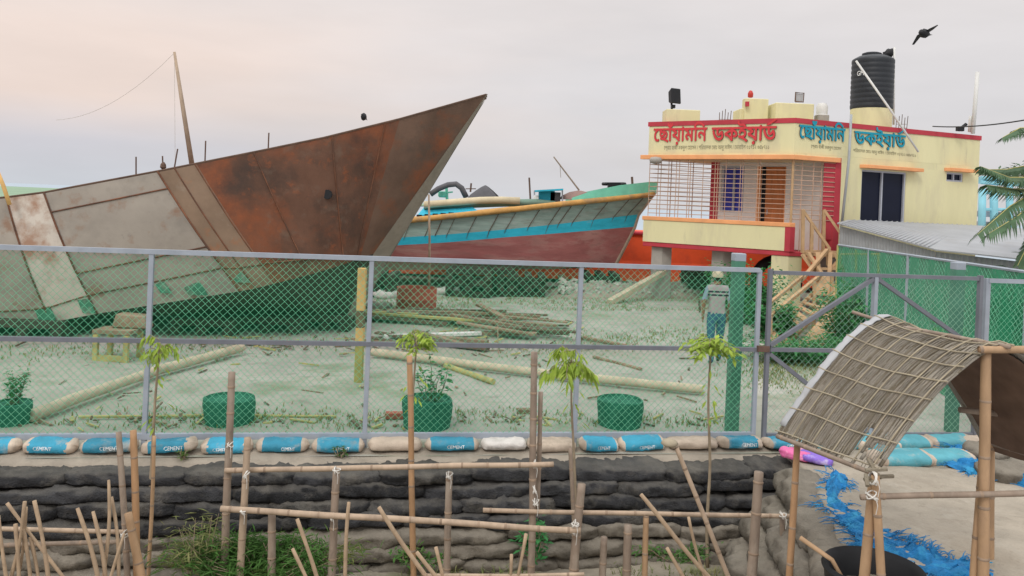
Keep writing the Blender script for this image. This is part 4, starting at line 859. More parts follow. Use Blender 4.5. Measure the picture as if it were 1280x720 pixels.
mm = MB(); o_ = V((-.1, -.18, -.015)); mm.prism([E0 + V((-.12, -.1, 0)), E1 + o_, E2 + V((0, -.2, 0)), E3, E4, E5], (0, 0, .03)); mm.build('roof', 'tinroof', t)
mm = MB()
for f in rng(.05, .95, 24): mm.tube([(E0.lerp(E1, f) + V((-.1, -.1, .04))), E5.lerp(E4, f) + V((0, 0, .04))], .014, 4)
mm.build('roof_ridge', 'tinroof', t)
# ------------------------------------------------------------------ side fence with green net
SA = P(1044, 400, 17.5); SA.z = 0; SB = FL(tu(1300), 0, -.25); 
t = thing('side_fence', (SA + SB) / 2, 'green netted wire fence running back from the gate to the shed', 'fence')
sd_ = (SB - SA); SL = sd_.length; sd_.normalize(); 
def SP(s, z): return SA + sd_ * s + V((0, 0, z))
mm = MB(); mm.grid([[SP(SL * i / 40, z) + V((.02 * math.sin(i * 1.7 + z * 3), 0, 0)) for i in range(41)] for z in (.02, .7, 1.4, 2.08)]); mm.build('net', 'greennet', t)
mm = MB()
step = .11
k = -2.1
while k < SL:
    for sg in (1, -1):
        lo, hi = max(0, k), min(SL, k + 2.06)
        if hi > lo:
            za_, zb2 = (lo - k, hi - k) if sg > 0 else (2.06 - (lo - k), 2.06 - (hi - k)); mm.tube([SP(lo, za_ + .02), SP(hi, zb2 + .02)], .0045, 3, cap=False)
    k += step
mm.build('wire_mesh', 'wire', t)
mm = MB(); mm.tube([SP(SL * i / 10, 2.1) for i in range(11)], .022, 5); mm.build('top_rail', 'galv', t)
for k in range(5):
    mm = MB(); mm.tube([SP(SL * k / 4, -.1), SP(SL * k / 4, 2.1)], .03, 6); mm.build('post', 'plank' if k == 0 else 'galv', t)
mm = MB()
for u0, v0, u1, v1 in ((1050, 318, 1100, 318), (1050, 318, 1050, 338), (1070, 312, 1070, 338), (1085, 316, 1085, 340), (1098, 316, 1098, 342)): mm.tube([P(u0, v0, 17.7), P(u1, v1, 17.7)], .025, 4)
tag(mm.build('bamboo_rack', 'postyellow'), 'faint yellow bamboo rack behind the green net near the shed corner', 'rack')
# ------------------------------------------------------------------ main fence
t0, t1_ = -4.2, tu(945)
posts = [tu(-98), tu(185), tu(460), tu(722), t1_]
ZB, ZM, ZTOP = .10, 1.105, 2.04
def wires(mb, ta, tb_, za_, zb2, step, r, wob=.006):
    H = zb2 - za_; k = ta - H
    while k < tb_:
        for sg in (1, -1):
            lo, hi = max(ta, k), min(tb_, k + H)
            if hi - lo > .02:
                n = max(1, int((hi - lo) / .5)); pts_ = []
                for i in range(n + 1):
                    tt = lerp(lo, hi, i / n); z = za_ + (tt - k) if sg > 0 else zb2 - (tt - k)
                    pts_.append(FL(tt, min(max(z, za_), zb2), .003 * sg) + FD * random.uniform(-wob, wob))
                mb.tube(pts_, r, 3, cap=False)
        k += step
fence = thing('chain_link_fence', FL(3), 'grey framed fence of green chain link along the top of the sandbag wall', 'fence')
WR = .0024
edges = [t0] + [posts[1], posts[2], posts[3], posts[4]]
for a, b in zip(edges, edges[1:]):
    mm = MB(); wires(mm, a, b, ZB, ZTOP, .078, WR, .011); mm.build('chain_link_panel', 'wire', fence)
    mm = MB(); mm.grid([[FL(lerp(a, b, i / 12), z, -.03 + .008 * math.sin(i * 2.1 + z * 4)) for i in range(13)] for z in rng(ZB, ZTOP, 5)]); mm.build('tint_veil', 'veil', fence)  # second grid is an added veil, greening everything behind the panel
for tt in posts:
    mm = MB(); mm.box(FL(tt, (ZTOP - .12) / 2, .0), (.05, .05, ZTOP + .12), (FD, FN, V((0, 0, 1)))); mm.build('post', 'galv', fence, bevel=.004)
for z, w in ((ZTOP, .05), (ZM, .045), (ZB, .06)):
    mm = MB(); mm.bar(FL(t0, z, .029), FL(t1_, z, .029), .006, w); mm.bar(FL(t0, z + w / 2 - .003, .0), FL(t1_, z + w / 2 - .003, .0), .05, .006); mm.build('rail', 'gate' if z == ZM else 'galv', fence)  # middle rail's darker steel colour stands for its shadowed underside
# gate
g0, g1 = tu(957), tu(1219); gm = tu(1088)
gate = thing('metal_gate', FL((g0 + g1) / 2), 'dark grey steel gate of green chain link with diagonal braces', 'gate')
for a, b in ((g0, gm), (gm, g1)):
    mm = MB(); wires(mm, a, b, .1, 2.0, .083, WR * .9); mm.build('chain_link_panel', 'wire_pale', gate)
def gbar(nm, ta, za_, tb_, zb2, w=.05, mt='gate', o_=.0):
    mm = MB(); mm.bar(FL(ta, za_, .03 + o_), FL(tb_, zb2, .03 + o_), .045, w, up=FN); mm.build(nm, mt, gate)
gbar('stile', g0, .06, g0, 2.06, .05, 'gate'); gbar('stile', g1, .06, g1, 2.06, .06); gbar('stile', gm, .08, gm, 2.0, .07, 'galv')
gbar('rail', g0 + .03, 2.02, g1 - .03, 2.02, .045); gbar('rail', g0 + .03, 1.11, gm - .04, 1.11, .05); gbar('rail', gm + .04, 1.11, g1 - .03, 1.11, .05); gbar('rail', g0 + .03, .1, g1 - .03, .1)
gbar('brace', g0 + .03, 1.16, gm - .03, 1.98, .05, 'gate', .004); gbar('brace', gm + .03, 1.98, g1 - .03, 1.16, .05, 'gate', .004)
gbar('brace', g0 + .03, 1.06, gm - .03, .14, .05, 'gate', .004); gbar('brace', gm + .03, .14, g1 - .03, 1.06, .05, 'gate', .004)
mm = MB(); mm.box(FL(g0 - .06, 1.12, .05), (.14, .05, .07), (FD, FN, V((0, 0, 1)))); mm.build('latch', 'rebar', gate)
# fence right of the gate
h0 = tu(1230); rf = thing('chain_link_fence', FL(h0 + 1), 'short stretch of chain link fence to the right of the gate', 'fence')
mm = MB(); wires(mm, h0, h0 + 3, ZB, ZTOP - .04, .083, WR); mm.build('chain_link_panel', 'wire', rf)
mm = MB(); mm.box(FL(h0, 1.0), (.06, .05, 2.05), (FD, FN, V((0, 0, 1)))); mm.build('post', 'galv', rf)
for z in (2.0, 1.1, .1):
    mm = MB(); mm.bar(FL(h0, z, .03), FL(h0 + 3, z, .03), .01, .055); mm.build('rail', 'galv', rf)
for (u, w, zt_, d) in ((918.5, .135, 2.14, 'square green tinted pillar just behind the fence left of the gate'), (1193, .13, 2.12, 'square green tinted pillar just behind the gate at its right end')):
    tq = solve_u(lambda t_: FL(t_, 1.0, -.42), u, -6, 22); p = FL(tq, 0, -.42); mm = MB(); mm.box(p + V((0, 0, zt_ / 2 - .1)), (w, w, zt_ + .2), (FD, FN, V((0, 0, 1)))); pl = thing('gate_pillar', p, d, 'pillar'); mm.build('shaft', 'pillar_green', pl, bevel=.008)
    mm = MB(); mm.box(p + V((0, 0, zt_ + .02)), (w * 1.03, w * 1.03, .10), (FD, FN, V((0, 0, 1)))); mm.build('cap', 'galv', pl, bevel=.008)  # grey cap: post top above the mesh, left without the green tint

# ------------------------------------------------------------------ bags
def bag_mesh(name, a, b, c, seed, tied=False, nx=28, nr=18, mats=('bag_dark',), blue=None, wr=1.0, bottom=.55, rnd_=.62):
    """lying sack: half length a, half depth b, half height c, base at z = 0"""
    m = MB(); rows = []
    for i in range(nx + 1):
        x = -1 + 2 * i / nx
        if tied: s = min(1, (max(0, (1 - abs(x)) / .16)) ** .55) if abs(x) > .84 else 1; s = max(s, .16); s *= 1 - .12 * abs(x) ** 3
        else: s = max(.22, (1 - abs(x) ** 9) ** .5) * (1 - .10 * abs(x) ** 3)
        row = []
        for j in range(nr):
            th = 2 * math.pi * j / nr; ct, st = math.cos(th), math.sin(th)
            y = math.copysign(abs(ct) ** (.75 if tied else rnd_), ct); z = math.copysign(abs(st) ** (.8 if tied else rnd_), st)
            p = V((x * a, y * b * s, z * c * (s if not tied else s)))
            w = wr * (.035 * nz((x * a * 3.2, y, z), 1.6, seed) + .022 * nz((x * a * 9, y * 2, z * 2), 1.5, seed + 5) + .016 * nz((x * a * 26, y * 2, z * 4), 1.5, seed + 9))
            n_ = V((0, y * b, z * c)); n_.normalize(); p += n_ * w * (.5 + .5 * s) * (c / .08)
            p.x += (.02 if not tied else .008) * nz((y * 2, z * 2, x * 2), 1.5, seed + 3)
            if p.z < -c * bottom: p.z = -c * bottom + (p.z + c * bottom) * .2
            p.z += .015 * nz((x * 1.5, 0, 0), 1, seed + 7) * (0 if tied else 1)
            p.z += c * bottom + .02 * c
            row.append(p)
        row.append(row[0]); rows.append(row)
    fn = (lambda i, j: 0 if blue is None or abs(-1 + 2 * (i + .5) / nx + .04 * nz((j, i, 0), .9, seed)) < blue else 1)
    o = len(m.v); m.grid(rows, mfn=fn); W_ = nr + 1
    m.f.append([o + j for j in range(nr)]); m.mi.append(1 if blue else 0); m.f.append([o + nx * W_ + j for j in range(nr - 1, -1, -1)]); m.mi.append(1 if blue else 0)
    me_o = m.build(name, list(mats), None, True, base=(0, 0, 0)); me = me_o.data
    bm = bmesh.new(); bm.from_mesh(me); bmesh.ops.remove_doubles(bm, verts=bm.verts, dist=1e-5); bmesh.ops.recalc_face_normals(bm, faces=bm.faces); bm.to_mesh(me); bm.free()
    bpy.data.objects.remove(me_o); return me
def put(name, me, loc, rot, scale=(1, 1, 1)):
    o = bpy.data.objects.new(name, me); COL.objects.link(o); o.location = loc; o.rotation_euler = rot; o.scale = scale; return o
FROT = math.atan2(FD.y, FD.x)
darks = [bag_mesh('sandbag', .53, .23, .085, k, mats=('bag_dark',), wr=1.0, nx=40, nr=24) for k in range(7)]
muds = [bag_mesh('sandbag', .53, .23, .085, 20 + k, mats=('bag_mud',), wr=1.0, nx=40, nr=24) for k in range(7)]
sides = [bag_mesh('sandbag', .45, .27, .125, 120 + k, mats=('bag_mud',), wr=.9, nx=34, nr=24, rnd_=.85) for k in range(5)]
ROWN = ['top', 'second', 'third', 'fourth', 'fifth', 'sixth', 'bottom']
tR = 8.52
for r in range(7):
    tt = -2.0 - (.45 if r % 2 else .1) - random.random() * .2; cnt = 0
    while tt < tR - .3:
        L_ = random.uniform(.92, 1.18)
        if tt + L_ > tR + .1: L_ = max(.6, tR + .08 - tt)
        zz = -.055 - .128 * (r + 1) + .02 * nz((tt * .8, r * 3, 0), 1, 2)
        me = random.choice(darks if r < 4 else muds)
        c = FL(tt + L_ / 2, zz - .01, .50 + .065 * r + random.uniform(-.03, .03))
        o = put('sandbag', me, c, (random.gauss(0, .08), random.gauss(0, .022), FROT + random.gauss(0, .03) + (math.pi if random.random() < .5 else 0)), (L_ / 1.02, 1, random.uniform(.9, 1.12)))
        left = proj(c - FD * L_ / 2)[0]; right = proj(c + FD * L_ / 2)[0]
        if right < 2: bpy.data.objects.remove(o); tt += L_ - .07; continue
        low, up = ('dark grey', 'muddy brown grey') if r < 4 else ('muddy grey', 'dusty brown')
        tag(o, f"{'dusty black' if r < 4 else 'muddy brown'} sandbag, {ORD[cnt]} from left in the {ROWN[r]} row of the wall", 'sandbag', 'sandbags of the bank wall')
        cnt += 1; tt += L_ - .07
# corner and causeway side of the wall
for r in range(4):
    y = 8.45 - .2 * (r % 2); cnt = 0
    while y > 5.2:
        L_ = random.uniform(.8, 1.0); e = edge_at(y - L_ / 2); e2 = edge_at(y - L_); d = (edge_at(y) - e2).normalized()
        o = put('sandbag', random.choice(sides), V((e.x - .12 - .17 * r + random.uniform(-.03, .03), e.y, -.05 - .215 * (r + .6))), (random.gauss(.12, .08), random.gauss(0, .05), math.atan2(d.y, d.x) + random.gauss(0, .12)), (L_ / .86, random.uniform(.95, 1.15), random.uniform(.95, 1.15)))
        tag(o, f"grey brown sandbag of the causeway edge, {ORD[cnt]} from the fence in its {('top', 'second', 'third', 'bottom')[r]} row", 'sandbag', 'sandbags along the causeway')
        cnt += 1; y -= L_ - .04
for k, (u, v) in enumerate(((1262, 569), (1300, 566), (1272, 588), (1310, 590))):
    p = G(u, v + 6, .02)
    if k > 1: p.y -= .1
    tag(put('sandbag', muds[k], p, (0, 0, FROT - .25 + .1 * k), (.9, 1.1, 1.2)), f"{('far', 'farther right', 'near', 'nearer right')[k]} dark sandbag lying right of the blue net at the gate", 'sandbag', 'sandbags right of the causeway')
# cement bags under the fence
cem = [bag_mesh('cement_bag', .30, .135, .078, 40 + k, True, mats=('bag_blue', 'bag_beige'), blue=.66 + .03 * k, wr=.6) for k in range(5)]
teal = [bag_mesh('cement_bag', .36, .19, .085, 50 + k, True, mats=('bag_teal', 'bag_beige'), blue=.72, wr=.5) for k in range(2)]
beige = [bag_mesh('cement_bag', .30, .135, .078, 60 + k, True, mats=('bag_beige',), wr=.5) for k in range(3)]
whiteb = bag_mesh('cement_bag', .30, .135, .07, 70, True, mats=('bag_white',), wr=.8)
def letter_mesh(me, a, b, c, words, x0, x1, hz):
    bmv = [v.co for v in me.vertices]
    from mathutils.bvhtree import BVHTree
    tree = BVHTree.FromPolygons([tuple(v) for v in bmv], [tuple(p.vertices) for p in me.polygons])
    m = MB()
    def fn(x, z, d):
        h = tree.ray_cast(V((x, -1, z)), V((0, 1, 0)))
        return (h[0] + V((0, -.003, 0))) if h[0] else V((x, -b, z))
    put_text(m, words, lambda x, z, d: fn(x, hz + z, d), x0, x1, .058, .012, rows=40)
    o = m.build('lettering', 'white', None, base=(0, 0, 0), recalc=False); md_ = o.data; bpy.data.objects.remove(o); return md_
let = {id(me): letter_mesh(me, .3, .135, .078, 'CEMENT', (-.02, -.14, .0, -.19, -.06)[k], (.18, .06, .15, .0, .13)[k], (.026, .03, .022, .045, .026)[k]) for k, me in enumerate(cem)}
spans = [(-45, 34, 'b'), (37, 104, 'b'), (107, 178, 'b'), (182, 252, 'b'), (255, 319, 'b'), (322, 388, 'b'), (391, 456, 'b'), (460, 527, 'g'), (530, 597, 'b'), (599, 655, 'w'), (655, 716, 'g'), (719, 767, 'b'), (768, 826, 'b'), (828, 890, 'g'), (890, 945, 'b'), (946, 990, 'b')]
counts = {'b': 0, 'g': 0}
glab = ['pinkish beige sack under the fence between two blue cement bags, near the orange bamboo stake', 'pale beige sack next to the white plastic sack under the fence', 'beige sack under the fence just right of the leaning bamboo tip']
for (ua, ub_, k) in spans:
    ta, tb_ = tu(ua, 0), tu(ub_, 0); L_ = (tb_ - ta); tm = (ta + tb_) / 2
    me = random.choice(cem) if k == 'b' else whiteb if k == 'w' else random.choice(beige)
    o = put('cement_bag', me, FL(tm, .0, .135 + random.uniform(-.015, .025)), (random.gauss(0, .07), random.gauss(0, .03), FROT + random.gauss(0, .04)), (L_ / .60, 1, random.uniform(.84, .96)))
    if k == 'b':
        tag(o, f"blue printed cement bag under the fence, {ORD[counts['b']]} blue one from the left", 'cement bag', 'cement bags along the foot of the fence'); counts['b'] += 1
        for lm in (let,):
            if True:
                l_ = bpy.data.objects.new('lettering', lm[id(me)]); COL.objects.link(l_); l_.parent = o
    elif k == 'w': tag(o, 'white plastic sack under the fence between the beige and blue cement bags', 'sack', 'cement bags along the foot of the fence')
    else: tag(o, glab[counts['g']], 'sack', 'cement bags along the foot of the fence'); counts['g'] += 1
for k, (u, v, me, s_, d) in enumerate(((1012, 556, teal[0], .9, 'teal cement bag right of the gate latch, behind the pink plastic'), (1068, 557, teal[1], .95, 'teal cement bag half hidden behind the bamboo mat under the gate'), (1125, 578, teal[0], 1.0, 'near left one of the two big faded teal cement bags below the gate'), (1180, 577, teal[1], .95, 'near right one of the two big faded teal cement bags below the gate'), (1130, 557, teal[1], .9, 'far left teal cement bag lying against the gate bottom'), (1185, 556, teal[0], .9, 'far right teal cement bag lying against the gate bottom'), (1228, 558, beige[1], 1.05, 'beige cement bag right of the blue net at the gate'), (1275, 561, teal[0], .9, 'teal cement bag at the right edge beside the beige one'), (1095, 560, teal[0], .8, 'small teal cement bag between the mat and the big teal bags'))):
    tag(put('cement_bag', me, G(u, v, .0), (0, 0, FROT + random.gauss(0, .08)), (s_, s_, s_)), d, 'cement bag', 'cement bags at the gate')
# pink and purple plastic
for (u, v, a, b, c, mt, d) in ((994, 568, .17, .14, .05, 'pink', 'crumpled pink plastic bag on the corner of the sandbag wall'), (1020, 572, .17, .15, .045, 'purple', 'crumpled purple plastic bag beside the pink one')):
    me = bag_mesh('plastic_bag', a, b, c, 80 + u, False, 20, 14, (mt,), wr=1.6); tag(put('plastic_bag', me, G(u, v + 3, .03), (0, .1, FROT - .4)), d, 'plastic bag')
# blue net cloth
def ribbon(name, pts_, ws, label):
    m = MB(); rows = []; n = len(pts_)
    dense = []
    for i in range(n - 1):
        for k in range(8): f = k / 8; dense.append((pts_[i].lerp(pts_[i + 1], f), lerp(ws[i], ws[i + 1], f)))
    for i, (p, w) in enumerate(dense):
        d = (dense[min(i + 1, len(dense) - 1)][0] - dense[max(i - 1, 0)][0]).normalized(); s_ = V((-d.y, d.x, 0)).normalized(); row = []
        for j in range(13):
            x = (j / 12 - .5) * w * (1 + .5 * nz((i * .5, j // 7, 0), 1, 4)); q_ = p + s_ * x
            q_.z += .012 + .07 * (1 - abs(j / 6 - 1)) * (.7 + nz(q_, 5, 1)) + .05 * nz(q_, 11, 2) + .04 * nz(q_, 27, 6); q_.x += .03 * nz(q_, 14, 8); q_.y += .03 * nz(q_, 14, 9)
            row.append(q_)
        rows.append(row)
    m.grid(rows)
    for i, r_ in enumerate(rows):
        for e in (0, -1):
            for k in range(4):
                q_ = r_[e] + V((random.gauss(0, .03), random.gauss(0, .03), 0)); o_ = (r_[e] - r_[6]).normalized() * random.uniform(.03, .13) + V((random.gauss(0, .04), random.gauss(0, .04), random.uniform(-.01, .03)))
                m.tube([q_, q_ + o_ * .5 + V((0, 0, .012)), q_ + o_], [.005, .004, .002], 4)
    o = m.build(name, 'tarp', None, False); return tag(o, label, 'net')
ribbon('blue_net', [G(1052, 596, .01), G(1043, 612, .01), G(1041, 625, .0), G(1052, 641, .01), G(1070, 657, .02), G(1092, 674, .03), G(1118, 690, .03), G(1155, 704, .03), G(1200, 716, .03), G(1240, 728, .03)], [.18, .16, .14, .26, .3, .38, .46, .48, .42, .3], 'bright blue crumpled net cloth along the left edge of the sandy causeway')
ribbon('blue_net', [G(1212, 560, .02), G(1206, 572, .03), G(1212, 587, .02), G(1235, 594, .02), G(1262, 602, .02), G(1300, 615, .02)], [.22, .42, .42, .3, .22, .16], 'bright blue crumpled net cloth lying by the gate behind the bamboo post')
# black tub at the bottom
t = thing('black_tub', G(1082, 735, -.1), 'big black plastic tub lying among the sandbags at the bottom right', 'tub')
mm = MB(); c = P(1092, 716, 5.75); mm.lathe(c + V((0, 0, -.38)), [(.12, .0), (.25, .02), (.31, .12), (.335, .36), (.355, .40), (.34, .43), (.30, .39), (.27, .12), (.1, .05)], 28)
mm.build('body', 'black', t, True, autos=R(50)); t.rotation_euler = (0, 0, 0)

# ------------------------------------------------------------------ yard objects
def pot(u, v, w, h, label, plant=None, tilt=0):
    p = G(u, v, 0.0); Y = p.y; r = w * Y / F / 2; hh = h * Y / F
    t = thing('plant_pot', p, label, 'plant pot', 'green tubs inside the fence')
    mm = MB(); pr = [(r * .93, -.02), (r * .97, hh * .3), (r * 1.02, hh * .75), (r * 1.0, hh * .97), (r * .93, hh), (r * .88, hh * .9)]; mm.lathe(p, pr, 26, wob=.025); mm.build('tub', 'pot', t, True, autos=R(50))
    mm = MB(); mm.lathe(p, [(r * .89, hh * .80), (r * .4, hh * .88), (.01, hh * .9)], 16, wob=.03); mm.build('soil', 'soil', t); return p, hh
ps, hh = pot(15, 529, 44, 27, 'green tub at the left edge inside the fence holding a feathery plant')
bush('potted_plant', 'feathery light green plant growing in the leftmost green tub', 'plant', ps + V((0, 0, hh * .85)), .15, .15, .52, 420, .07, .02, 'leaf_green', 12)
pot(286, 528, 62, 32, 'empty round green tub behind the tall grey stake inside the fence')
ps, hh = pot(533, 533, 62, 36, 'green tub with a leafy climbing plant, beside the orange bamboo stake')
bush('potted_plant', 'leafy plant leaning right out of the green tub by the orange stake', 'plant', ps + V((.05, 0, hh * .85)), .25, .18, .75, 170, .09, .05, 'leaf_green', 8)
pot(774, 531, 57, 33, 'empty round green tub right of the third fence post')
def log(name, pts_, r, mat, label, cat, n=9):
    mm = MB(); dense = []
    for a, b in zip(pts_, pts_[1:]):
        for k in range(6): dense.append(a.lerp(b, k / 6))
    dense.append(pts_[-1]); mm.tube([p + V((nz(p, 1.3, 1), nz(p, 1.3, 2), 0)) * .03 for p in dense], [r * (1 + .12 * nz((i, 0, 0), .6, 4)) for i in range(len(dense))], n)
    return tag(mm.build(name, mat, None, True, autos=R(50)), label, cat)
log('log', [G(38, 520, .09), G(100, 496, .10), G(200, 462, .11), G(303, 434, .12)], .071, 'logpale', 'long pale log lying slanted on the sand in front of the ship', 'log')
log('log', [G(465, 440, .09), G(600, 457, .09), G(740, 473, .09), G(880, 487, .08)], .066, 'logpale', 'long pale log lying across the sand behind the young trees', 'log')
log('pole', [G(556, 457, .03), G(615, 477, .03)], .045, 'plank', 'short mossy yellow pole on the sand below the long pale log', 'pole')
log('pole', [G(724, 421, .05), G(792, 434, .03)], .035, 'timber2', 'brown pole on the sand right of the third fence post', 'pole', 6)
log('pole', [G(742, 446, .03), G(802, 462, .03)], .03, 'timber2', 'brown pole on the sand just above the pale log', 'pole', 6)
log('pole', [G(100, 521, .02), G(256, 519, .02), G(420, 521, .02)], .018, 'plank', 'thin long yellow pole on the ground between the green tubs', 'pole', 6)
mm = MB(); mm.box(G(493, 519, .045), (.22, .11, .075), (FD, FN, V((0, 0, 1)))); tag(mm.build('brick', 'brick', bevel=.008), 'single pinkish red brick on the sand left of the planted tub', 'brick')
mm = MB(); mm.box(G(655, 514, .04), (.18, .1, .07), (FD, FN, V((0, 0, 1)))); tag(mm.build('brick', 'timber2', bevel=.01), 'small brown block on the sand left of the dark stake', 'block')
t = thing('yellow_post', G(448, 478), 'square yellow wooden post standing beside the second fence post', 'post'); b = G(448, 478)
d3 = P(453, 335, b.y) - b
for f0, f1, mt, nm in ((-.05, .36, 'postgreen', 'mossy_base'), (.36, .48, 'postyellow', 'lower_shaft'), (.48, .63, 'postdark', 'dark_band'), (.63, 1.0, 'postyellow', 'upper_shaft')):
    mm = MB(); mm.bar(b + d3 * f0, b + d3 * f1, .115, .115); mm.build(nm, mt, t, bevel=.006)
t = thing('red_tank', G(520, 388), 'open round red steel drum with a bamboo pole standing in it', 'drum'); p = G(520, 388); r = 25 * p.y / F; h = 29 * p.y / F
mm = MB(); mm.lathe(p, [(r * .98, 0), (r, .02), (r, h * .5), (r * 1.02, h * .53), (r, h * .56), (r, h), (r * .95, h), (r * .95, h * .1), (.02, h * .09)], 24); mm.build('drum', 'drum_red', t, True, autos=R(40))
mm = MB(); mm.tube([p + V((.30, .1, .1)), P(537, 300, p.y + .1), P(536, 243, p.y + .1)], [.035, .03, .025], 6); tag(mm.build('bamboo_pole', 'bam_pale', None, True), 'thin bamboo pole standing upright in the red drum', 'pole')
# stacks of planks and waste timber
def heap(u0, u1, v0, v1, n, lmin, lmax, cols_, ang, spread, seed, zmax):
    rr = random.Random(seed); out = []
    for k in range(n):
        p = G(rr.uniform(u0, u1), rr.uniform(v0, v1)); a = ang + rr.gauss(0, spread); L_ = rr.uniform(lmin, lmax); z = .03 + rr.random() * zmax
        d = V((math.cos(a), math.sin(a), rr.gauss(0, .05)))
        mm = MB(); mm.bar(p + V((0, 0, z)) - d * L_ / 2, p + V((0, 0, z)) + d * L_ / 2, rr.uniform(.08, .2), rr.uniform(.025, .07)); out.append((mm, rr.choice(cols_), p, z))
    return out
for part_, items in (('long stack', heap(470, 612, 395, 405, 20, 1.6, 3.4, ('timber', 'timber2', 'timber', 'plank'), -.12, .08, 1, .14)), ('right hand pile', heap(605, 680, 402, 424, 15, .8, 1.7, ('timber', 'timber2', 'timber'), -.35, .3, 2, .2)), ('loose planks in front', heap(445, 570, 425, 434, 7, .9, 2.0, ('timber', 'timber2'), -.3, .2, 3, .06))):
    for k, (mm, mt, p, z) in enumerate(sorted(items, key=lambda q_: proj(q_[2])[0])):
        tag(mm.build('timber_plank', mt, bevel=.004), f"{dict(timber='dark', timber2='brown', plank='yellowish')[mt]} plank of the timber heap, {ORD[k]} from left in the {part_}", 'plank', 'planks of the timber heap in the yard')
log('pole', [G(465, 392, .16), G(600, 401, .18)], .04, 'plank', 'long yellow pole lying on top of the timber heap', 'pole', 6)
log('pole', [G(480, 421, .05), G(602, 417, .06)], .05, 'pvc', 'long whitish pole lying in front of the timber heap', 'pole', 6)
mm = MB(); b = G(623, 442); mm.tube([b, P(622, 407, b.y)], .012, 5); tag(mm.build('thin_stick', 'bam_pale'), 'thin pale stick standing in front of the timber heap', 'stick')
mm = MB(); mm.tube([G(875, 391), P(874, 374, G(875, 391).y)], .03, 5); tag(mm.build('thin_post', 'timber'), 'short dark post left of the walking person', 'post')
me = bag_mesh('plastic_bag', .28, .18, .11, 95, False, 18, 12, ('bag_white',), wr=1.5); tag(put('plastic_bag', me, G(1035, 487), (0, 0, .3)), 'pale crumpled plastic sack on the ground behind the gate', 'plastic bag')
for k, (u, v) in enumerate(((470, 388), (484, 372), (505, 368), (560, 368))):
    me = bag_mesh('rubbish_sack', .4, .25, .12, 101 + k, False, 18, 12, ('bag_white' if k % 2 else 'bag_mud',), wr=1.5); tag(put('rubbish_sack', me, G(u, v), (0, 0, k)), ('crumpled muddy sack left of the red drum', 'crumpled white sack behind the red drum', 'muddy sack behind the red drum', 'white sack right of the red drum under the boat')[k], 'sack')

mm = MB(); rr = random.Random(4)
for k in range(330):
    u, v = rr.choice(((rr.uniform(0, 950), rr.uniform(425, 535)), (rr.gauss(590, 90), rr.gauss(425, 16)), (rr.uniform(0, 940), rr.gauss(526, 5)), (rr.gauss(330, 100), rr.gauss(430, 6))))
    if v < 375: continue
    p = G(u, v, .015)
    if p.y < FL(0).y + .15 * (p.x + 5) + .1 or p.y > 24: continue
    a = rr.random() * 3.14; L_ = rr.choice((rr.uniform(.03, .09), rr.uniform(.1, .35))); mm.bar(p, p + V((math.cos(a) * L_, math.sin(a) * L_, rr.uniform(0, .03))), rr.uniform(.012, .045), rr.uniform(.006, .025), rr.choice((0, 0, 1, 2)))
tag(mm.build('wood_scraps', ['timber', 'timber2', 'plank'], base=(0, 0, 0)), 'small wood scraps and chips littered over the sandy yard', 'scraps', kind='stuff')
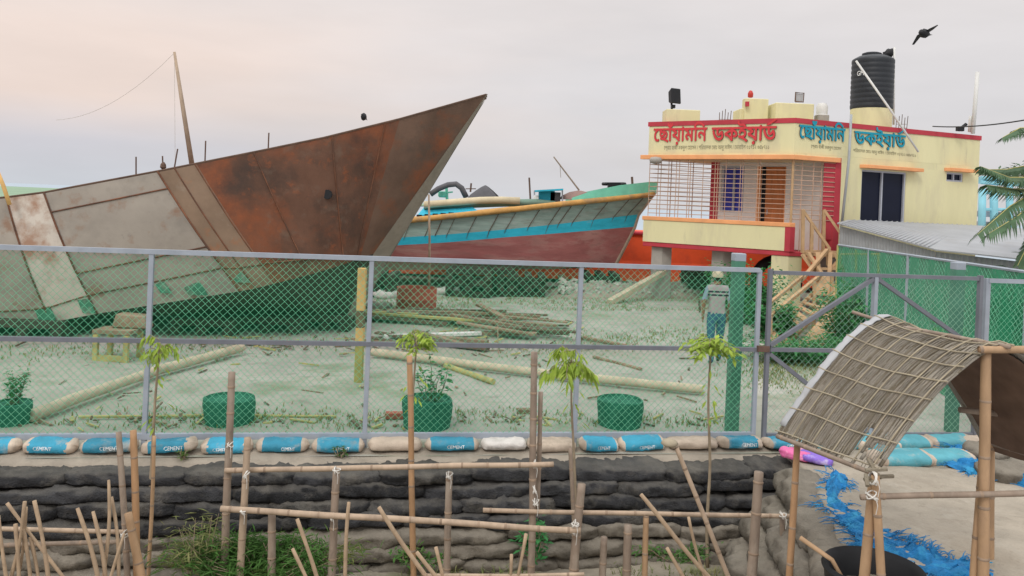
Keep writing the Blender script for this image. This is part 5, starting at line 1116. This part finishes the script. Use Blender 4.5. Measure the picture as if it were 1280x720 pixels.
# ------------------------------------------------------------------ person
def make_person(u, yfeet, H):
    p0 = V((0, 0, 0)); base = G(u, yfeet); s = H / 1.66
    J = {}; E = []
    def j(n, x, y, z, r, r2=None, par=None): J[n] = (V((x, y, z)) * s, r * s, (r2 or r) * s); E.append((par, n)) if par else None
    j('pel', 0, 0, .92, .15, .105); j('sp', 0, 0, 1.10, .142, .10, 'pel'); j('ch', 0, .0, 1.29, .168, .105, 'sp'); j('nb', 0, 0, 1.42, .075, .07, 'ch'); j('nk', 0, .015, 1.47, .055, .055, 'nb')
    j('h1', 0, .025, 1.53, .068, .08, 'nk'); j('h2', 0, .02, 1.60, .074, .09, 'h1'); j('h3', 0, .015, 1.645, .05, .06, 'h2'); j('nose', 0, .118, 1.555, .014, .014, 'h1')
    for sg, n in ((-1, 'l'), (1, 'r')):
        j(n + 'e', sg * .078, .01, 1.565, .018, .018, 'h1')
        j(n + 's', sg * .165, 0, 1.375, .068, .062, 'ch'); j(n + 'el', sg * .235, -.01 - .02 * sg, 1.11, .047, .046, n + 's'); j(n + 'w', sg * .235, .08 + .04 * sg, .90, .031, .03, n + 'el'); j(n + 'pm', sg * .23, .105 + .04 * sg, .835, .034, .02, n + 'w')
        for f in range(4): j(f'{n}f{f}', sg * .228, .085 + .018 * f + .04 * sg, .775 - .006 * (f % 3), .0095, .0095, n + 'pm'); j(f'{n}g{f}', sg * .215, .095 + .016 * f + .04 * sg, .735 - .006 * (f % 3), .008, .008, f'{n}f{f}')
        j(n + 't', sg * .215, .15 + .04 * sg, .815, .0105, .0105, n + 'pm'); j(n + 't2', sg * .212, .155 + .04 * sg, .785, .009, .009, n + 't')
        st = .10 * sg
        j(n + 'h', sg * .088, 0, .83, .10, .10, 'pel'); j(n + 'k', sg * .098, st * .6 + .02, .47, .066, .068, n + 'h'); j(n + 'a', sg * .10, st * 1.4 - .03, .085, .042, .045, n + 'k'); j(n + 'to', sg * .108, st * 1.4 + .11, .035, .04, .028, n + 'a')
    names = list(J); me = bpy.data.meshes.new('person'); me.from_pydata([tuple(J[n][0]) for n in names], [(names.index(a), names.index(b)) for a, b in E], [])
    o = bpy.data.objects.new('tmp', me); COL.objects.link(o)
    o.modifiers.new('skin', 'SKIN'); 
    for v, n in zip(me.skin_vertices[0].data, names): v.radius = (J[n][1], J[n][2]); v.use_root = n == 'pel'
    su = o.modifiers.new('sub', 'SUBSURF'); su.levels = 2; su.render_levels = 2
    dg = bpy.context.evaluated_depsgraph_get(); dg.update(); m2 = bpy.data.meshes.new_from_object(o.evaluated_get(dg)); bpy.data.objects.remove(o)
    root = thing('person', base, 'person walking away in a cream cap, striped grey shirt and blue jeans', 'person')
    for mt in ('skin', 'shirt', 'sleeve', 'stripe', 'jeans', 'shoe', 'hair'): m2.materials.append(M[mt])
    for p in m2.polygons:
        c = p.center / s; x = abs(c.x); mi = 0
        if c.z > 1.44: mi = 6 if (c.z > 1.50 and c.y < .03) or c.z > 1.60 else 0
        elif c.z < .07: mi = 5
        elif x > .195 and c.z < 1.16: mi = 0
        elif c.z < .93 and x < .2: mi = 4
        elif x > .185: mi = 2
        else: mi = 1
        p.material_index = mi; p.use_smooth = True
    b = bpy.data.objects.new('body', m2); COL.objects.link(b); b.parent = root; WP['body'] = base
    mm = MB(); mm.lathe(base + V((0, .018, 1.585)) * s + base * (0), [(.098 * s, -.02), (.102 * s, .0), (.098 * s, .05), (.075 * s, .085), (.01, .10)], 18)
    mm.prism([base + V((x, y, 1.59)) * s for x, y in ((-.075, .09), (-.06, .17), (0, .195), (.06, .17), (.075, .09))], (0, 0, .012)); 
    for q_ in mm.v: pass
    mm.build('cap', 'cap', root, True, autos=R(40)); return root
make_person(893, 455, 1.64)

# ------------------------------------------------------------------ birds
def bird(c, L_, pose, label, yaw=0):
    m = MB(); ca, sa = math.cos(yaw), math.sin(yaw); X = V((ca, sa, 0)); Yv = V((-sa, ca, 0)); Z = V((0, 0, 1)); c = V(c)
    def q_(x, y, z): return c + (X * x + Yv * y + Z * z) * L_
    if pose == 'fly':
        m.tube([q_(-.52, 0, -.02), q_(-.3, 0, 0), q_(-.1, 0, 0), q_(.15, 0, .01), q_(.3, 0, .03), q_(.4, 0, .04), q_(.46, 0, .03), q_(.56, 0, .01)], [.02, .06, .11, .12, .08, .075, .04, .005], 8)
        m.hexa([q_(-.65, -.11, -.03), q_(-.3, -.05, -.01), q_(-.3, .05, -.01), q_(-.65, .11, -.03), q_(-.65, -.11, -.015), q_(-.3, -.05, .01), q_(-.3, .05, .01), q_(-.65, .11, -.015)])
        for sg, up, tip in ((1, .30, .42), (-1, -.12, -.62)):
            r1_ = [q_(.2, sg * .08, .05), q_(.2, sg * .45, up * .7), q_(.02, sg * .95, tip)]; r2_ = [q_(-.18, sg * .08, .03), q_(-.22, sg * .45, up * .7), q_(-.12, sg * .9, tip)]
            m.grid([r1_, r2_]); m.grid([[p + Z * .02 * L_ for p in r1_], [p + Z * .02 * L_ for p in r2_]]); 
    else:
        m.tube([q_(-.6, 0, -.05), q_(-.35, 0, .03), q_(-.1, 0, .12), q_(.12, 0, .2), q_(.27, 0, .32), q_(.36, 0, .38), q_(.42, 0, .37), q_(.52, 0, .34)], [.03, .07, .13, .14, .09, .085, .04, .006], 8)
        for sg in (1, -1):
            m.hexa([q_(-.55, sg * .1, .1), q_(.1, sg * .13, .12), q_(.1, sg * .16, .14), q_(-.55, sg * .12, .12), q_(-.5, sg * .12, .26), q_(.1, sg * .13, .27), q_(.1, sg * .16, .26), q_(-.5, sg * .14, .25)])
            m.tube([q_(.02, sg * .06, .1), q_(.04, sg * .06, -.12)], .018, 5)
    return tag(m.build('crow', 'bird', None, True, autos=R(50)), label, 'bird')
bird(P(1156, 42, 20), .36, 'fly', 'black crow flying in the sky above the office', 3.6)
bird(tb + V((.42, -.1, H_ + .16)), .33, 'sit', 'black crow perched on top of the black water tank', .1)
bird(P(455, 146, 24), .15, 'fly', 'tiny dark bird flying just above the rusty bow of the ship', 2.6)

# ------------------------------------------------------------------ far blue structure, palm, right trees
t = thing('blue_tower', P(1243, 300, 36), 'pale blue steel framework standing behind the office at the right', 'framework')
for u0, v0, u1, v1, r in ((1228, 236, 1227, 300, .16), (1242, 232, 1243, 300, .17), (1262, 232, 1262, 300, .15)):
    mm = MB(); mm.tube([P(u0, v0, 36), P(u1, v1, 36)], r, 8); mm.build('column', 'steelblue', t, True)
mm = MB()
for v in (222, 228, 240): mm.tube([P(1226, v, 36), P(1290, v + 4, 36)], .08, 6)
mm.tube([P(1226, 262, 36), P(1290, 262, 36)], .07, 6); mm.build('beam', 'steelblue', t)
mm = MB(); mm.box(P(1245, 226, 36.4), (1.4, .6, .3)); mm.build('platform', 'steelblue', t)
mm = MB(); mm.box(P(1240, 268, 37), (2.0, 1.0, .25)); mm.box(P(1240, 284, 37.5), (1.2, 1.0, .5)); mm.build('base_house', 'alu', t)
def frond(m, pts_, L_, n=72, droop=.55, spread=1.0):
    dense = []
    for a, b in zip(pts_, pts_[1:]):
        for k in range(10): dense.append(a.lerp(b, k / 10))
    dense.append(pts_[-1]); m.tube(dense, [.022 * (1 - i / len(dense)) + .004 for i in range(len(dense))], 5, 1)
    for k in range(n):
        f = (k + .5) / n * (len(dense) - 1); i = int(f); p = dense[i].lerp(dense[min(i + 1, len(dense) - 1)], f - i); d = (dense[min(i + 1, len(dense) - 1)] - dense[max(i - 1, 0)]).normalized()
        s_ = d.cross(V((0, 0, 1))).normalized(); l = L_ * (.55 + .45 * math.sin(math.pi * min(1, (k + 3) / n))) * random.uniform(.85, 1.15)
        for sg in (1, -1):
            dd = (s_ * sg * spread + d * .65 + V((0, 0, -droop)) + V((random.gauss(0, .08),) * 3)).normalized(); q1 = p + dd * l * .5; q2 = p + (dd + V((0, 0, -.35))).normalized() * l
            w = d * .022; m.add([p - w, p + w, q1 + w * .8, q1 - w * .8, q2], [(0, 1, 2, 3), (3, 2, 4)], 0)
YP = 15.5
palm = thing('coconut_palm', G(1345, 430), 'coconut palm leaning in from the right with drooping fronds over the shed', 'palm tree')
base = G(1345, 430); crown = P(1335, 215, YP)
mm = MB(); mm.tube([V((base.x, YP, 0)), V((base.x, YP, 0)).lerp(crown, .5) + V((.08, 0, 0)), crown], [.2, .15, .13], 10); mm.build('trunk', 'bark', palm, True)
FR = [([(1335, 212, 15.5), (1300, 160, 15.2), (1275, 160, 15.0), (1253, 172, 14.9)], .32), ([(1335, 213, 15.5), (1295, 205, 15.6), (1258, 212, 15.7), (1226, 212, 15.8)], .3), ([(1335, 215, 15.5), (1300, 222, 15.2), (1262, 222, 15), (1226, 208, 14.9)], .35), ([(1335, 216, 15.5), (1300, 238, 15.2), (1265, 236, 15), (1233, 231, 14.9)], .42), ([(1335, 218, 15.5), (1300, 236, 15), (1262, 258, 14.8), (1222, 293, 14.6)], .55), ([(1335, 218, 15.5), (1305, 244, 14.8), (1272, 270, 14.6), (1236, 292, 14.5)], .5), ([(1335, 218, 15.5), (1310, 262, 14.9), (1288, 300, 14.7), (1272, 332, 14.6)], .5),
      ([(1335, 215, 15.5), (1370, 200, 15.3), (1410, 230, 15)], .5), ([(1335, 214, 15.5), (1340, 150, 15.3), (1360, 130, 15)], .5), ([(1335, 216, 15.5), (1330, 240, 16.5), (1320, 280, 17)], .5), ([(1335, 216, 15.5), (1370, 260, 14.9), (1400, 300, 14.6)], .5)]
for pts_, L_ in FR:
    m = MB(); frond(m, [P(*q_) for q_ in pts_], L_); m.build('frond', ['palm', 'plank'], palm, recalc=False)
bush('leafy_shrub', 'dark leafy shrub at the right edge in front of the shed wall', 'shrub', G(1300, 450), 1.1, .9, 2.35, 1700, .2, .07, 'palm', 30)
def leafy(name, label, u, v, Y, rad, n, mat):
    t = thing(name, V((P(u, v, Y).x, Y, 0)), label, 'tree'); c = P(u, v, Y); tr = MB(); lf = MB(); b = V((c.x + .2, Y, 0))
    tr.tube([b, b.lerp(c, .6), c], [.14, .1, .05], 8)
    for k in range(14):
        d = V((random.gauss(0, 1), random.gauss(0, 1), random.gauss(0, .7))).normalized() * rad * random.uniform(.5, 1); e = c + d; tr.tube([c - V((0, 0, .4)), c.lerp(e, .5) + V((0, 0, .1)), e], [.04, .02, .006], 5)
        for i in range(n // 14):
            q_ = c.lerp(e, random.uniform(.35, 1.05)) + V((random.gauss(0, .13), random.gauss(0, .13), random.gauss(0, .13))); leaf(lf, q_, (random.gauss(0, 1), random.gauss(0, 1), random.uniform(-.8, .4)), random.uniform(.12, .24), .06, .4)
    tr.build('trunk', 'bark', t, True); lf.build('crown', mat, t, recalc=False)
leafy('leafy_tree', 'broad leaved tree at the right edge behind the palm fronds', 1302, 226, 17.5, .85, 900, 'palm')

# ------------------------------------------------------------------ saplings and their stakes
def sapling(u0, v0, u1, v1, Y, w, h, n, label, fall=.4, mat='leaf_lime'):
    top = P(u0, v0, Y); d = (P(u1, v1, Y) - top); b = top + d * ((top.z + .95) / -d.z); t = thing('sapling', b, label, 'young tree', 'young trees planted along the wall')
    tr = MB(); dense = [b.lerp(top, f) + V((.03 * nz((f * 3, u0, 0), 1, 1), .02 * nz((f * 3, u0, 0), 1, 2), 0)) for f in rng(0, 1, 14)]; tr.tube(dense, [.02 * (1 - .55 * f) for f in rng(0, 1, 14)], 6)
    lf = MB(); W_ = w * Y / F / 2; H2 = h * Y / F
    for k in range(16):
        f = random.uniform(.62, .97); q_ = b.lerp(top, f); a = random.random() * 6.283; leaf(lf, q_ + V((math.cos(a), math.sin(a), 0)) * random.uniform(.02, .12), (math.cos(a), math.sin(a), -.5), random.uniform(.06, .12), .03, .6)
    for k in range(n):
        a = 6.283 * k / n + random.uniform(-.3, .3); el = random.uniform(-.1, .55); L_ = W_ * random.uniform(.6, 1.05); s0 = top + V((0, 0, random.uniform(-.18, .02)))
        e1 = s0 + V((math.cos(a) * L_ * .5, math.sin(a) * L_ * .5, H2 * .35 * el + .02)); e2 = s0 + V((math.cos(a) * L_, math.sin(a) * L_, H2 * .2 * el - fall * L_ * .35)); tr.tube([s0, e1, e2], [.005, .004, .002], 4)
        for i in range(12):
            f = .2 + .8 * i / 11; q_ = s0.lerp(e1, f * 2) if f < .5 else e1.lerp(e2, f * 2 - 1); q_ = q_ + V((random.gauss(0, .02), random.gauss(0, .02), random.gauss(0, .015))); rd = V((math.cos(a), math.sin(a), 0)); sd2 = V((-rd.y, rd.x, 0))
            for sg in ((1, -1) if i < 11 else (0,)):
                leaf(lf, q_, rd * .6 + sd2 * sg + V((0, 0, -fall * random.uniform(.3, 1.5))), L_ * random.uniform(.26, .48), L_ * random.uniform(.11, .19), fall * 1.1)
    tr.build('trunk', 'bark', t, True); lf.build('crown', mat, t, recalc=False)
sapling(200, 428, 188, 640, 7.75, 58, 30, 8, 'bare stemmed sapling with drooping leaves beside the first fence post', .9)
sapling(520, 416, 512, 600, 8.15, 56, 30, 11, 'sapling with a flat lime green top beside the orange bamboo stake', .45)
sapling(713, 440, 720, 640, 8.05, 70, 34, 10, 'sapling with drooping yellow green leaves in front of the third fence post', 1.0)
sapling(889, 424, 884, 650, 8.15, 74, 36, 14, 'fullest sapling, lime green crown just left of the green gate pillar', .35)
for (u, v, su, sv, n, d, Y) in ((818, 470, 9, 30, 26, 0, 8.03), (886, 462, 10, 26, 30, 0, 8.12), (712, 470, 10, 22, 34, 0, 8.03)):
    pass
bush('weeds', 'dense tangle of green and yellow weeds at the foot of the wall by the bamboo frame', 'weeds', P(335, 706, 7.25) + V((0, 0, -.12)), 1.05, .30, .42, 3800, .13, .014, 'weed', 70)
bush('weeds', 'thin yellow weeds at the left end of the tangle', 'weeds', P(250, 712, 7.2), .35, .25, .55, 420, .12, .010, 'grass', 16)
bush('weeds', 'leafy green weed growing up the wall behind the dark stake', 'weeds', P(668, 700, 7.75), .22, .12, .55, 220, .09, .04, 'leaf_green', 9)
bush('weeds', 'low green weed at the wall foot near the bottom centre', 'weeds', P(520, 706, 7.6), .30, .15, .2, 240, .09, .025, 'weed', 9)
bush('weeds', 'little green tuft on the ledge below the third blue cement bag', 'weeds', FL(tu(240, 0), -.03, .34), .08, .06, .12, 70, .05, .02, 'weed', 6)
bush('weeds', 'little green tuft on the ledge below the seventh blue cement bag', 'weeds', FL(tu(428, 0), -.03, .34), .08, .06, .14, 70, .05, .02, 'weed', 6)
bush('weeds', 'pair of low weeds at the wall foot near the right stakes', 'weeds', P(850, 700, 7.6), .45, .15, .18, 300, .08, .02, 'weed', 10)

# ------------------------------------------------------------------ bamboo in the foreground
def bam(m, a, b, r0, r1=None, node=.28, sag=0, knots=True):
    r1 = r1 or r0; L_ = (b - a).length; n = max(8, int(L_ / .07)); pts_, rs = [], []; ph = random.uniform(0, node)
    wk = .010 if knots else .045
    for i in range(n + 1):
        f = i / n; pts_.append(a.lerp(b, f) + V((wk * nz((f * L_ * 1.2, a.x * 5, a.z), 1, 3), .012 * nz((f * L_ * 1.2, a.x * 5, a.z), 1, 4), -sag * 4 * f * (1 - f) + (.008 if abs((b - a).normalized().z) < .5 else 0) * nz((f * L_ * 1.4, a.x, b.z), 1, 5)))); rs.append(lerp(r0, r1, f) * (1 + (.06 if knots else .28) * nz((f * L_ * 4, a.x, 1), 1, 6)))
    m.tube(pts_, rs, 9)
    if knots:
        d = ph
        while d < L_ - .03:
            f = d / L_; i = min(int(f * n), n - 1); c = pts_[i].lerp(pts_[i + 1], f * n - i); dr = (b - a).normalized(); r = lerp(r0, r1, f); m.tube([c - dr * .011, c - dr * .004, c + dr * .004, c + dr * .011], [r * 1.0, r * 1.10, r * 1.10, r * 1.0], 9, 1, cap=False); d += node * random.uniform(.8, 1.2)
def ext(p, q_, zg=-.97):      # carry the line p->q down to the ground
    d = q_ - p
    return p + d * ((p.z - zg) / -d.z) if d.z < -.01 else q_
def pole(name, u0, v0, u1, v1, Y, rpx, mat, label=None, cat='bamboo pole', parent=None, ground=True, r1=None, Y1=None, node=.28, group=None, knots=True):
    a, b = P(u0, v0, Y), P(u1, v1, Y1 or Y); rpx *= .84; r1 = r1 * .84 if r1 else None
    if ground: b = ext(a, b)
    m = MB(); bam(m, a, b, rpx * Y / F * (1 if ground else 1), (r1 or rpx * (1.12 if ground else 1)) * (Y1 or Y) / F, node, knots=knots)
    o = m.build(name, [mat, 'bam_node'] if mat.startswith('bam') else [mat, mat], parent, True)
    return o if parent else tag(o, label, cat, group)
def tie(parent, u, v, Y, r=.03):
    m = MB(); c = P(u, v, Y)
    for k in range(3):
        a0 = random.random() * 3; ax1 = V((math.cos(a0), .2, math.sin(a0))).normalized(); ax2 = ax1.cross(V((0, 1, .1))).normalized()
        m.tube([c + (ax1 * math.cos(t_) * r * random.uniform(.9, 1.2) + V((0, 1, 0)) * math.sin(t_) * r * 1.2 + ax2 * .006 * k) for t_ in rng(0, 6.283, 14)], .005, 5)
    m.tube([c + V((.01, -r, 0)), c + V((.02, -r - .01, -.05)), c + V((.015, -r, -.11))], .003, 4)
    m.build('twine_tie', 'twine', parent)
# left frame
f1 = thing('bamboo_fence', P(150, 790, 6.9), 'weathered bamboo frame with two rails at the lower left corner', 'fence')
pole('pole', 149, 540, 160, 720, 6.95, 4.2, 'bam_grey', parent=f1); pole('pole', 167, 538, 172, 720, 7.0, 4.8, 'bam_orange', parent=f1); pole('pole', 160, 641, 176, 722, 6.85, 5.6, 'bam_tan', parent=f1, r1=7)
pole('rail', -60, 660, 158, 665, 6.9, 3.4, 'bam_pale', parent=f1, ground=False); pole('rail', -60, 684, 152, 677, 6.9, 3.4, 'bam_grey', parent=f1, ground=False); tie(f1, 156, 668, 6.88); 
# middle frame
f2 = thing('bamboo_fence', P(420, 800, 7.0), 'long bamboo frame with two tied rails in front of the middle of the wall', 'fence')
pole('pole', 290, 465, 280, 720, 7.2, 5.2, 'bam_grey', parent=f2); pole('pole', 310, 547, 299, 720, 7.08, 5.0, 'bam_pale', parent=f2); pole('pole', 421, 586, 414, 720, 7.1, 5.6, 'bam_grey', parent=f2); pole('pole', 340, 640, 339, 720, 7.1, 5.6, 'bam_grey', parent=f2)
pole('pole', 562, 590, 558, 720, 7.25, 5.0, 'bam_grey', parent=f2); pole('pole', 668, 440, 664, 720, 7.25, 5.0, 'bam_grey', parent=f2); pole('pole', 676, 490, 672, 640, 7.32, 3.5, 'bam_grey', parent=f2, ground=False); pole('pole', 727, 605, 716, 720, 7.1, 6.2, 'bam_grey', parent=f2)
pole('rail', 281, 588, 692, 580, 7.15, 4.0, 'bam_pale', parent=f2, ground=False); pole('rail', 276, 636, 726, 663, 7.0, 4.6, 'bam_pale', parent=f2, ground=False)
for q_ in ((308, 594, 7.03), (305, 638, 7.0), (421, 588, 7.08), (562, 594, 7.2), (669, 580, 7.17), (669, 612, 7.2), (670, 628, 7.2), (719, 655, 7.0), (718, 664, 7.02), (416, 646, 7.02), (288, 556, 7.18)): tie(f2, *q_)
# right rail frame
f3 = thing('bamboo_fence', P(880, 800, 7.2), 'single rail bamboo frame in front of the right half of the wall', 'fence')
pole('rail', 604, 638, 990, 646, 7.2, 3.5, 'bam_pale', parent=f3, ground=False); pole('pole', 808, 645, 806, 720, 7.2, 4.2, 'bam_tan', parent=f3); pole('pole', 978, 648, 982, 720, 7.25, 4, 'bam_grey', parent=f3); tie(f3, 979, 644, 7.18)
# single stakes
for a in ((512, 445, 517, 720, 7.5, 4.2, 'bam_orange', 'tall orange bamboo stake beside the flat topped sapling'), (193, 545, 186, 720, 7.3, 2.6, 'bam_tan', 'thin brown stake tied beside the bare stemmed sapling'), (712, 560, 722, 720, 7.7, 3, 'bam_grey', 'thin grey stake beside the drooping sapling'),
          (755, 671, 753, 720, 7.2, 5, 'bam_grey', 'short dark stake leftmost of the three short stakes at bottom centre'), (785, 656, 783, 720, 7.15, 6, 'bam_grey', 'thicker grey short stake between two thinner ones at bottom centre'), (949, 590, 939, 720, 6.6, 7, 'bam_grey', 'thick grey stake just left of the mat shelter'),
          (846, 560, 918, 738, 6.8, 3.4, 'bam_pale', 'pale bamboo pole leaning from the fence foot with a knobbed tip'), (800, 618, 892, 728, 6.5, 3.0, 'stick', 'thin stick leaning to the right under the knobbed bamboo pole'), (835, 685, 862, 730, 6.5, 2.6, 'stick', 'short leaning stick at the bottom right of centre'), (862, 646, 884, 730, 6.7, 2.2, 'stick', 'thin stick leaning beside the pale knobbed bamboo'),
          (474, 634, 536, 726, 6.6, 3.0, 'stick', 'thin peeled stick leaning right at bottom centre'), (520, 690, 550, 726, 6.5, 2.8, 'stick', 'short peeled stick just right of the leaning one'), (542, 684, 554, 726, 6.6, 2.6, 'stick', 'short upright peeled stick near bottom centre'), (640, 693, 638, 724, 6.6, 2.4, 'stick', 'short stick left of the pair below the rail end'), (656, 667, 648, 726, 6.6, 2.6, 'stick', 'taller stick right of the pair below the rail end'),
          (436, 628, 430, 724, 6.6, 2.7, 'stick', 'upright hooked peeled stick right of the frame post'), (371, 649, 395, 724, 6.6, 2.8, 'stick', 'bent peeled stick in front of the weed tangle'), (367, 686, 384, 724, 6.5, 2.6, 'stick', 'short peeled stick left of the bent one')):
    pole('stake' if a[6] != 'stick' else 'stick', *a[:7], a[7], 'stake' if a[6] != 'stick' else 'stick', knots=a[6] != 'stick')
m = MB(); p = P(837, 553, 6.82); m.lathe(p + V((0, 0, -.03)), [(.01, -.01), (.05, 0), (.075, .02), (.06, .045), (.02, .06)], 12); o = tag(m.build('coir_knob', 'rib', None, True), 'knotted coir bundle on the tip of the leaning pale bamboo', 'bundle')
SL_ = [(-2, 645, 9, 722, 2.6), (31, 627, 11, 724, 2.6), (33, 634, 20, 724, 2.2), (8, 629, 82, 724, 2.4), (43, 626, 62, 724, 2.8), (21, 655, 23, 724, 2.8), (29, 661, 36, 724, 2.8), (36, 671, 45, 724, 2.6), (97, 635, 121, 724, 2.8), (116, 639, 130, 724, 2.6), (136, 600, 130, 724, 2.2), (139, 621, 147, 724, 2.2), (154, 667, 144, 704, 2)]
for k, (a, b, c, d, r) in enumerate(SL_): pole('stick', a, b, c, d, 6.5 + .05 * (k % 4), r, 'stick', f'peeled stick in the lower left corner, {ORD[k]} of the row', 'stick', group='peeled sticks at the lower left', knots=False)
pole('pole', 530, 720, 730, 719, 6.6, 3, 'bam_pale', 'bamboo pole lying level along the bottom edge of the view', ground=False)

# ------------------------------------------------------------------ woven mat shelter
sh = thing('mat_shelter', P(1130, 760, 5.9), 'arched shelter of woven split bamboo on bamboo legs by the causeway', 'shelter')
Bf, Bb = P(1090, 590, 5.4), P(975, 546, 6.4); Tf, Tb = P(1248, 432, 5.4), P(1112, 400, 6.4)
def arch(s, e, inset=0):      # s -1..1 across, e 0 front .. 1 back
    f0 = Bf.lerp(Bb, e); tp = Tf.lerp(Tb, e); w = V((tp.x - f0.x, tp.y - f0.y, 0)); h = tp.z - f0.z; k = abs(s)
    z = h * (1 - k ** 1.55); x = s
    p = V((tp.x, tp.y, f0.z)) + w * x + V((0, 0, z - inset))
    return p + V((0, 0, .018 * nz((s * 2, e * 2, 0), 1.5, 3) - .035 * math.sin(math.pi * e) * (1 - k * k)))
NS, NE = 60, 46
mm = MB(); rows = [[arch(-1 + 2 * i / NS, -.04 + 1.1 * jj / NE) for i in range(NS + 1)] for jj in range(NE + 1)]
holes = {(i, jj) for jj in range(1, 13) for i in range(0, random.choice((0, 1, 2, 3, 4, 5)))} | {(random.randint(0, 5), random.randint(0, 13)) for _ in range(26)} | {(1, 3), (2, 3), (1, 4), (2, 4), (3, 3), (1, 6), (2, 7), (1, 2), (0, 5)}
mats_i = [[0 if random.random() < .72 else 1 for _ in range(NS)] for _ in range(NE)]
o0 = len(mm.v); mm.v += [p for r_ in rows for p in r_]
for jj in range(NE):
    for i in range(NS):
        if (i, jj) in holes or (i in (0, NS - 1) and random.random() < .3): continue
        q_ = o0 + jj * (NS + 1) + i; mm.f.append([q_, q_ + 1, q_ + NS + 2, q_ + NS + 1]); mm.mi.append(mats_i[jj][0] if random.random() < .85 else 1 - mats_i[jj][0])
mt_ = mm.build('mat', ['mat_out', 'mat_dark'], sh, True); s_ = mt_.modifiers.new('s', 'SOLIDIFY'); s_.thickness = .01
mm = MB()
for jj in range(0, 84):       # individual slats running over the arch
    e = -.03 + 1.07 * jj / 83 + random.uniform(-.004, .004); i0 = random.choice((-1, -1, -.985, -.96)) if e > .28 else random.choice((-1, -.97, -.9, -.84, -.78)); pr_ = [arch(lerp(i0, 1, i / 30), e) + V((0, 0, .010 + .007 * math.sin(i * 1.57 + jj * 3.14))) for i in range(31)]
    mm.tube(pr_, .0040, 4, mi=random.choice((0, 0, 1)))
mm.build('slat', ['mat_out', 'mat_dark'], sh)
mm = MB()
for s0 in (-.99, -.86, -.73, -.60, -.47, -.34, -.21, -.08, .06, .2, .4, .6, .8, .97): mm.tube([arch(s0, -.06 + 1.14 * k / 14) + V((0, -.004, .024)) for k in range(15)], .0058, 5)
for e in (.0, .18, .40, .63, .85): mm.tube([arch(-1.0 + 2 * k / 30, e) + V((0, -.003, .03)) for k in range(31)], .0055, 5)
mm.build('lattice', 'rib', sh)
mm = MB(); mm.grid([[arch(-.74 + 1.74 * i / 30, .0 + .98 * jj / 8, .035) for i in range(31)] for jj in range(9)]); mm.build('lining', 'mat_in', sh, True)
mm = MB(); mm.grid([[arch(-.96 + .98 * i / 40, e + (.02 * nz((i * .5, e * 9, 0), 1, 2) if k_ else 0)) + V((0, .0, .026 + .012 * nz((i * .7, e * 20, 3), 1, 5))) for i in range(41)] for k_, e in enumerate((.99, 1.02, 1.045, 1.06 ))]); sp_ = mm.build('plastic_sheet', 'sheet', sh, True); s_ = sp_.modifiers.new('s', 'SOLIDIFY'); s_.thickness = .004
pole('ridge_pole', 1066, 390, 1110, 404, 6.55, 2.6, 'bam_grey', parent=sh, ground=False, Y1=6.4); pole('ridge_pole', 1110, 406, 1262, 434, 6.4, 3.2, 'bam_grey', parent=sh, ground=False, Y1=5.3)
pole('edge_pole', 972, 545, 1098, 594, 6.42, 3.6, 'bam_grey', parent=sh, ground=False, Y1=5.35)
pole('front_pole', 1225, 437, 1300, 437, 5.35, 5.5, 'bam_tan', parent=sh, ground=False)
pole('rail', 1200, 512, 1275, 520, 6.1, 4.5, 'bam_grey', parent=sh, ground=False)
pole('leg', 996, 556, 986, 722, 6.4, 4.8, 'bam_orange', parent=sh, node=.34)
def leg(u0, v0, u1, v1, Y, r, zg, Y1=None):
    a, b = P(u0, v0, Y), P(u1, v1, Y1 or Y); b = ext(a, b, zg); m = MB(); bam(m, a, b, r * Y / F, r * Y / F * 1.1, .36); m.build('leg', ['bam_tan', 'bam_node'], sh, True)
leg(1092, 592, 1080, 722, 5.42, 6, -.75); leg(1094, 594, 1101, 722, 5.36, 5, -.75); leg(1233, 437, 1228, 722, 5.4, 6.2, -.02); leg(1229, 560, 1218, 722, 5.46, 5, -.02)
for e in (0.02, .97):
    a = arch(.985, e) + V((0, 0, .03)); m = MB(); bam(m, a, V((a.x + .03, a.y, -.02)), .03, .033, .36); m.build('leg', ['bam_tan', 'bam_node'], sh, True)
m = MB(); bam(m, arch(.985, -.06), arch(.985, 1.05), .022); m.build('edge_pole', ['bam_grey', 'bam_node'], sh, True)
pole('cross_bar', 1075, 621, 1330, 615, 5.36, 4.6, 'bam_grey', parent=sh, ground=False)
mm = MB()
for k in range(9):
    c = P(1092 + random.uniform(-12, 10), 592 + random.uniform(-5, 8), 5.36); mm.tube([c, c + V((random.gauss(0, .05), random.gauss(0, .03), random.gauss(0, .03)))], .014, 6)
mm.build('rag_tie', 'mat_dark', sh)
tie(sh, 1092, 598, 5.34, .04); tie(sh, 1090, 620, 5.33, .035)
mm = MB(); mm.tube([P(1000, 672, 5.9), P(1040, 700, 5.8), P(1052, 722, 5.75)], .018, 6); tag(mm.build('bent_stick', 'bam_tan', None, True), 'bent cane lying over the sandbags between the shelter legs', 'stick')
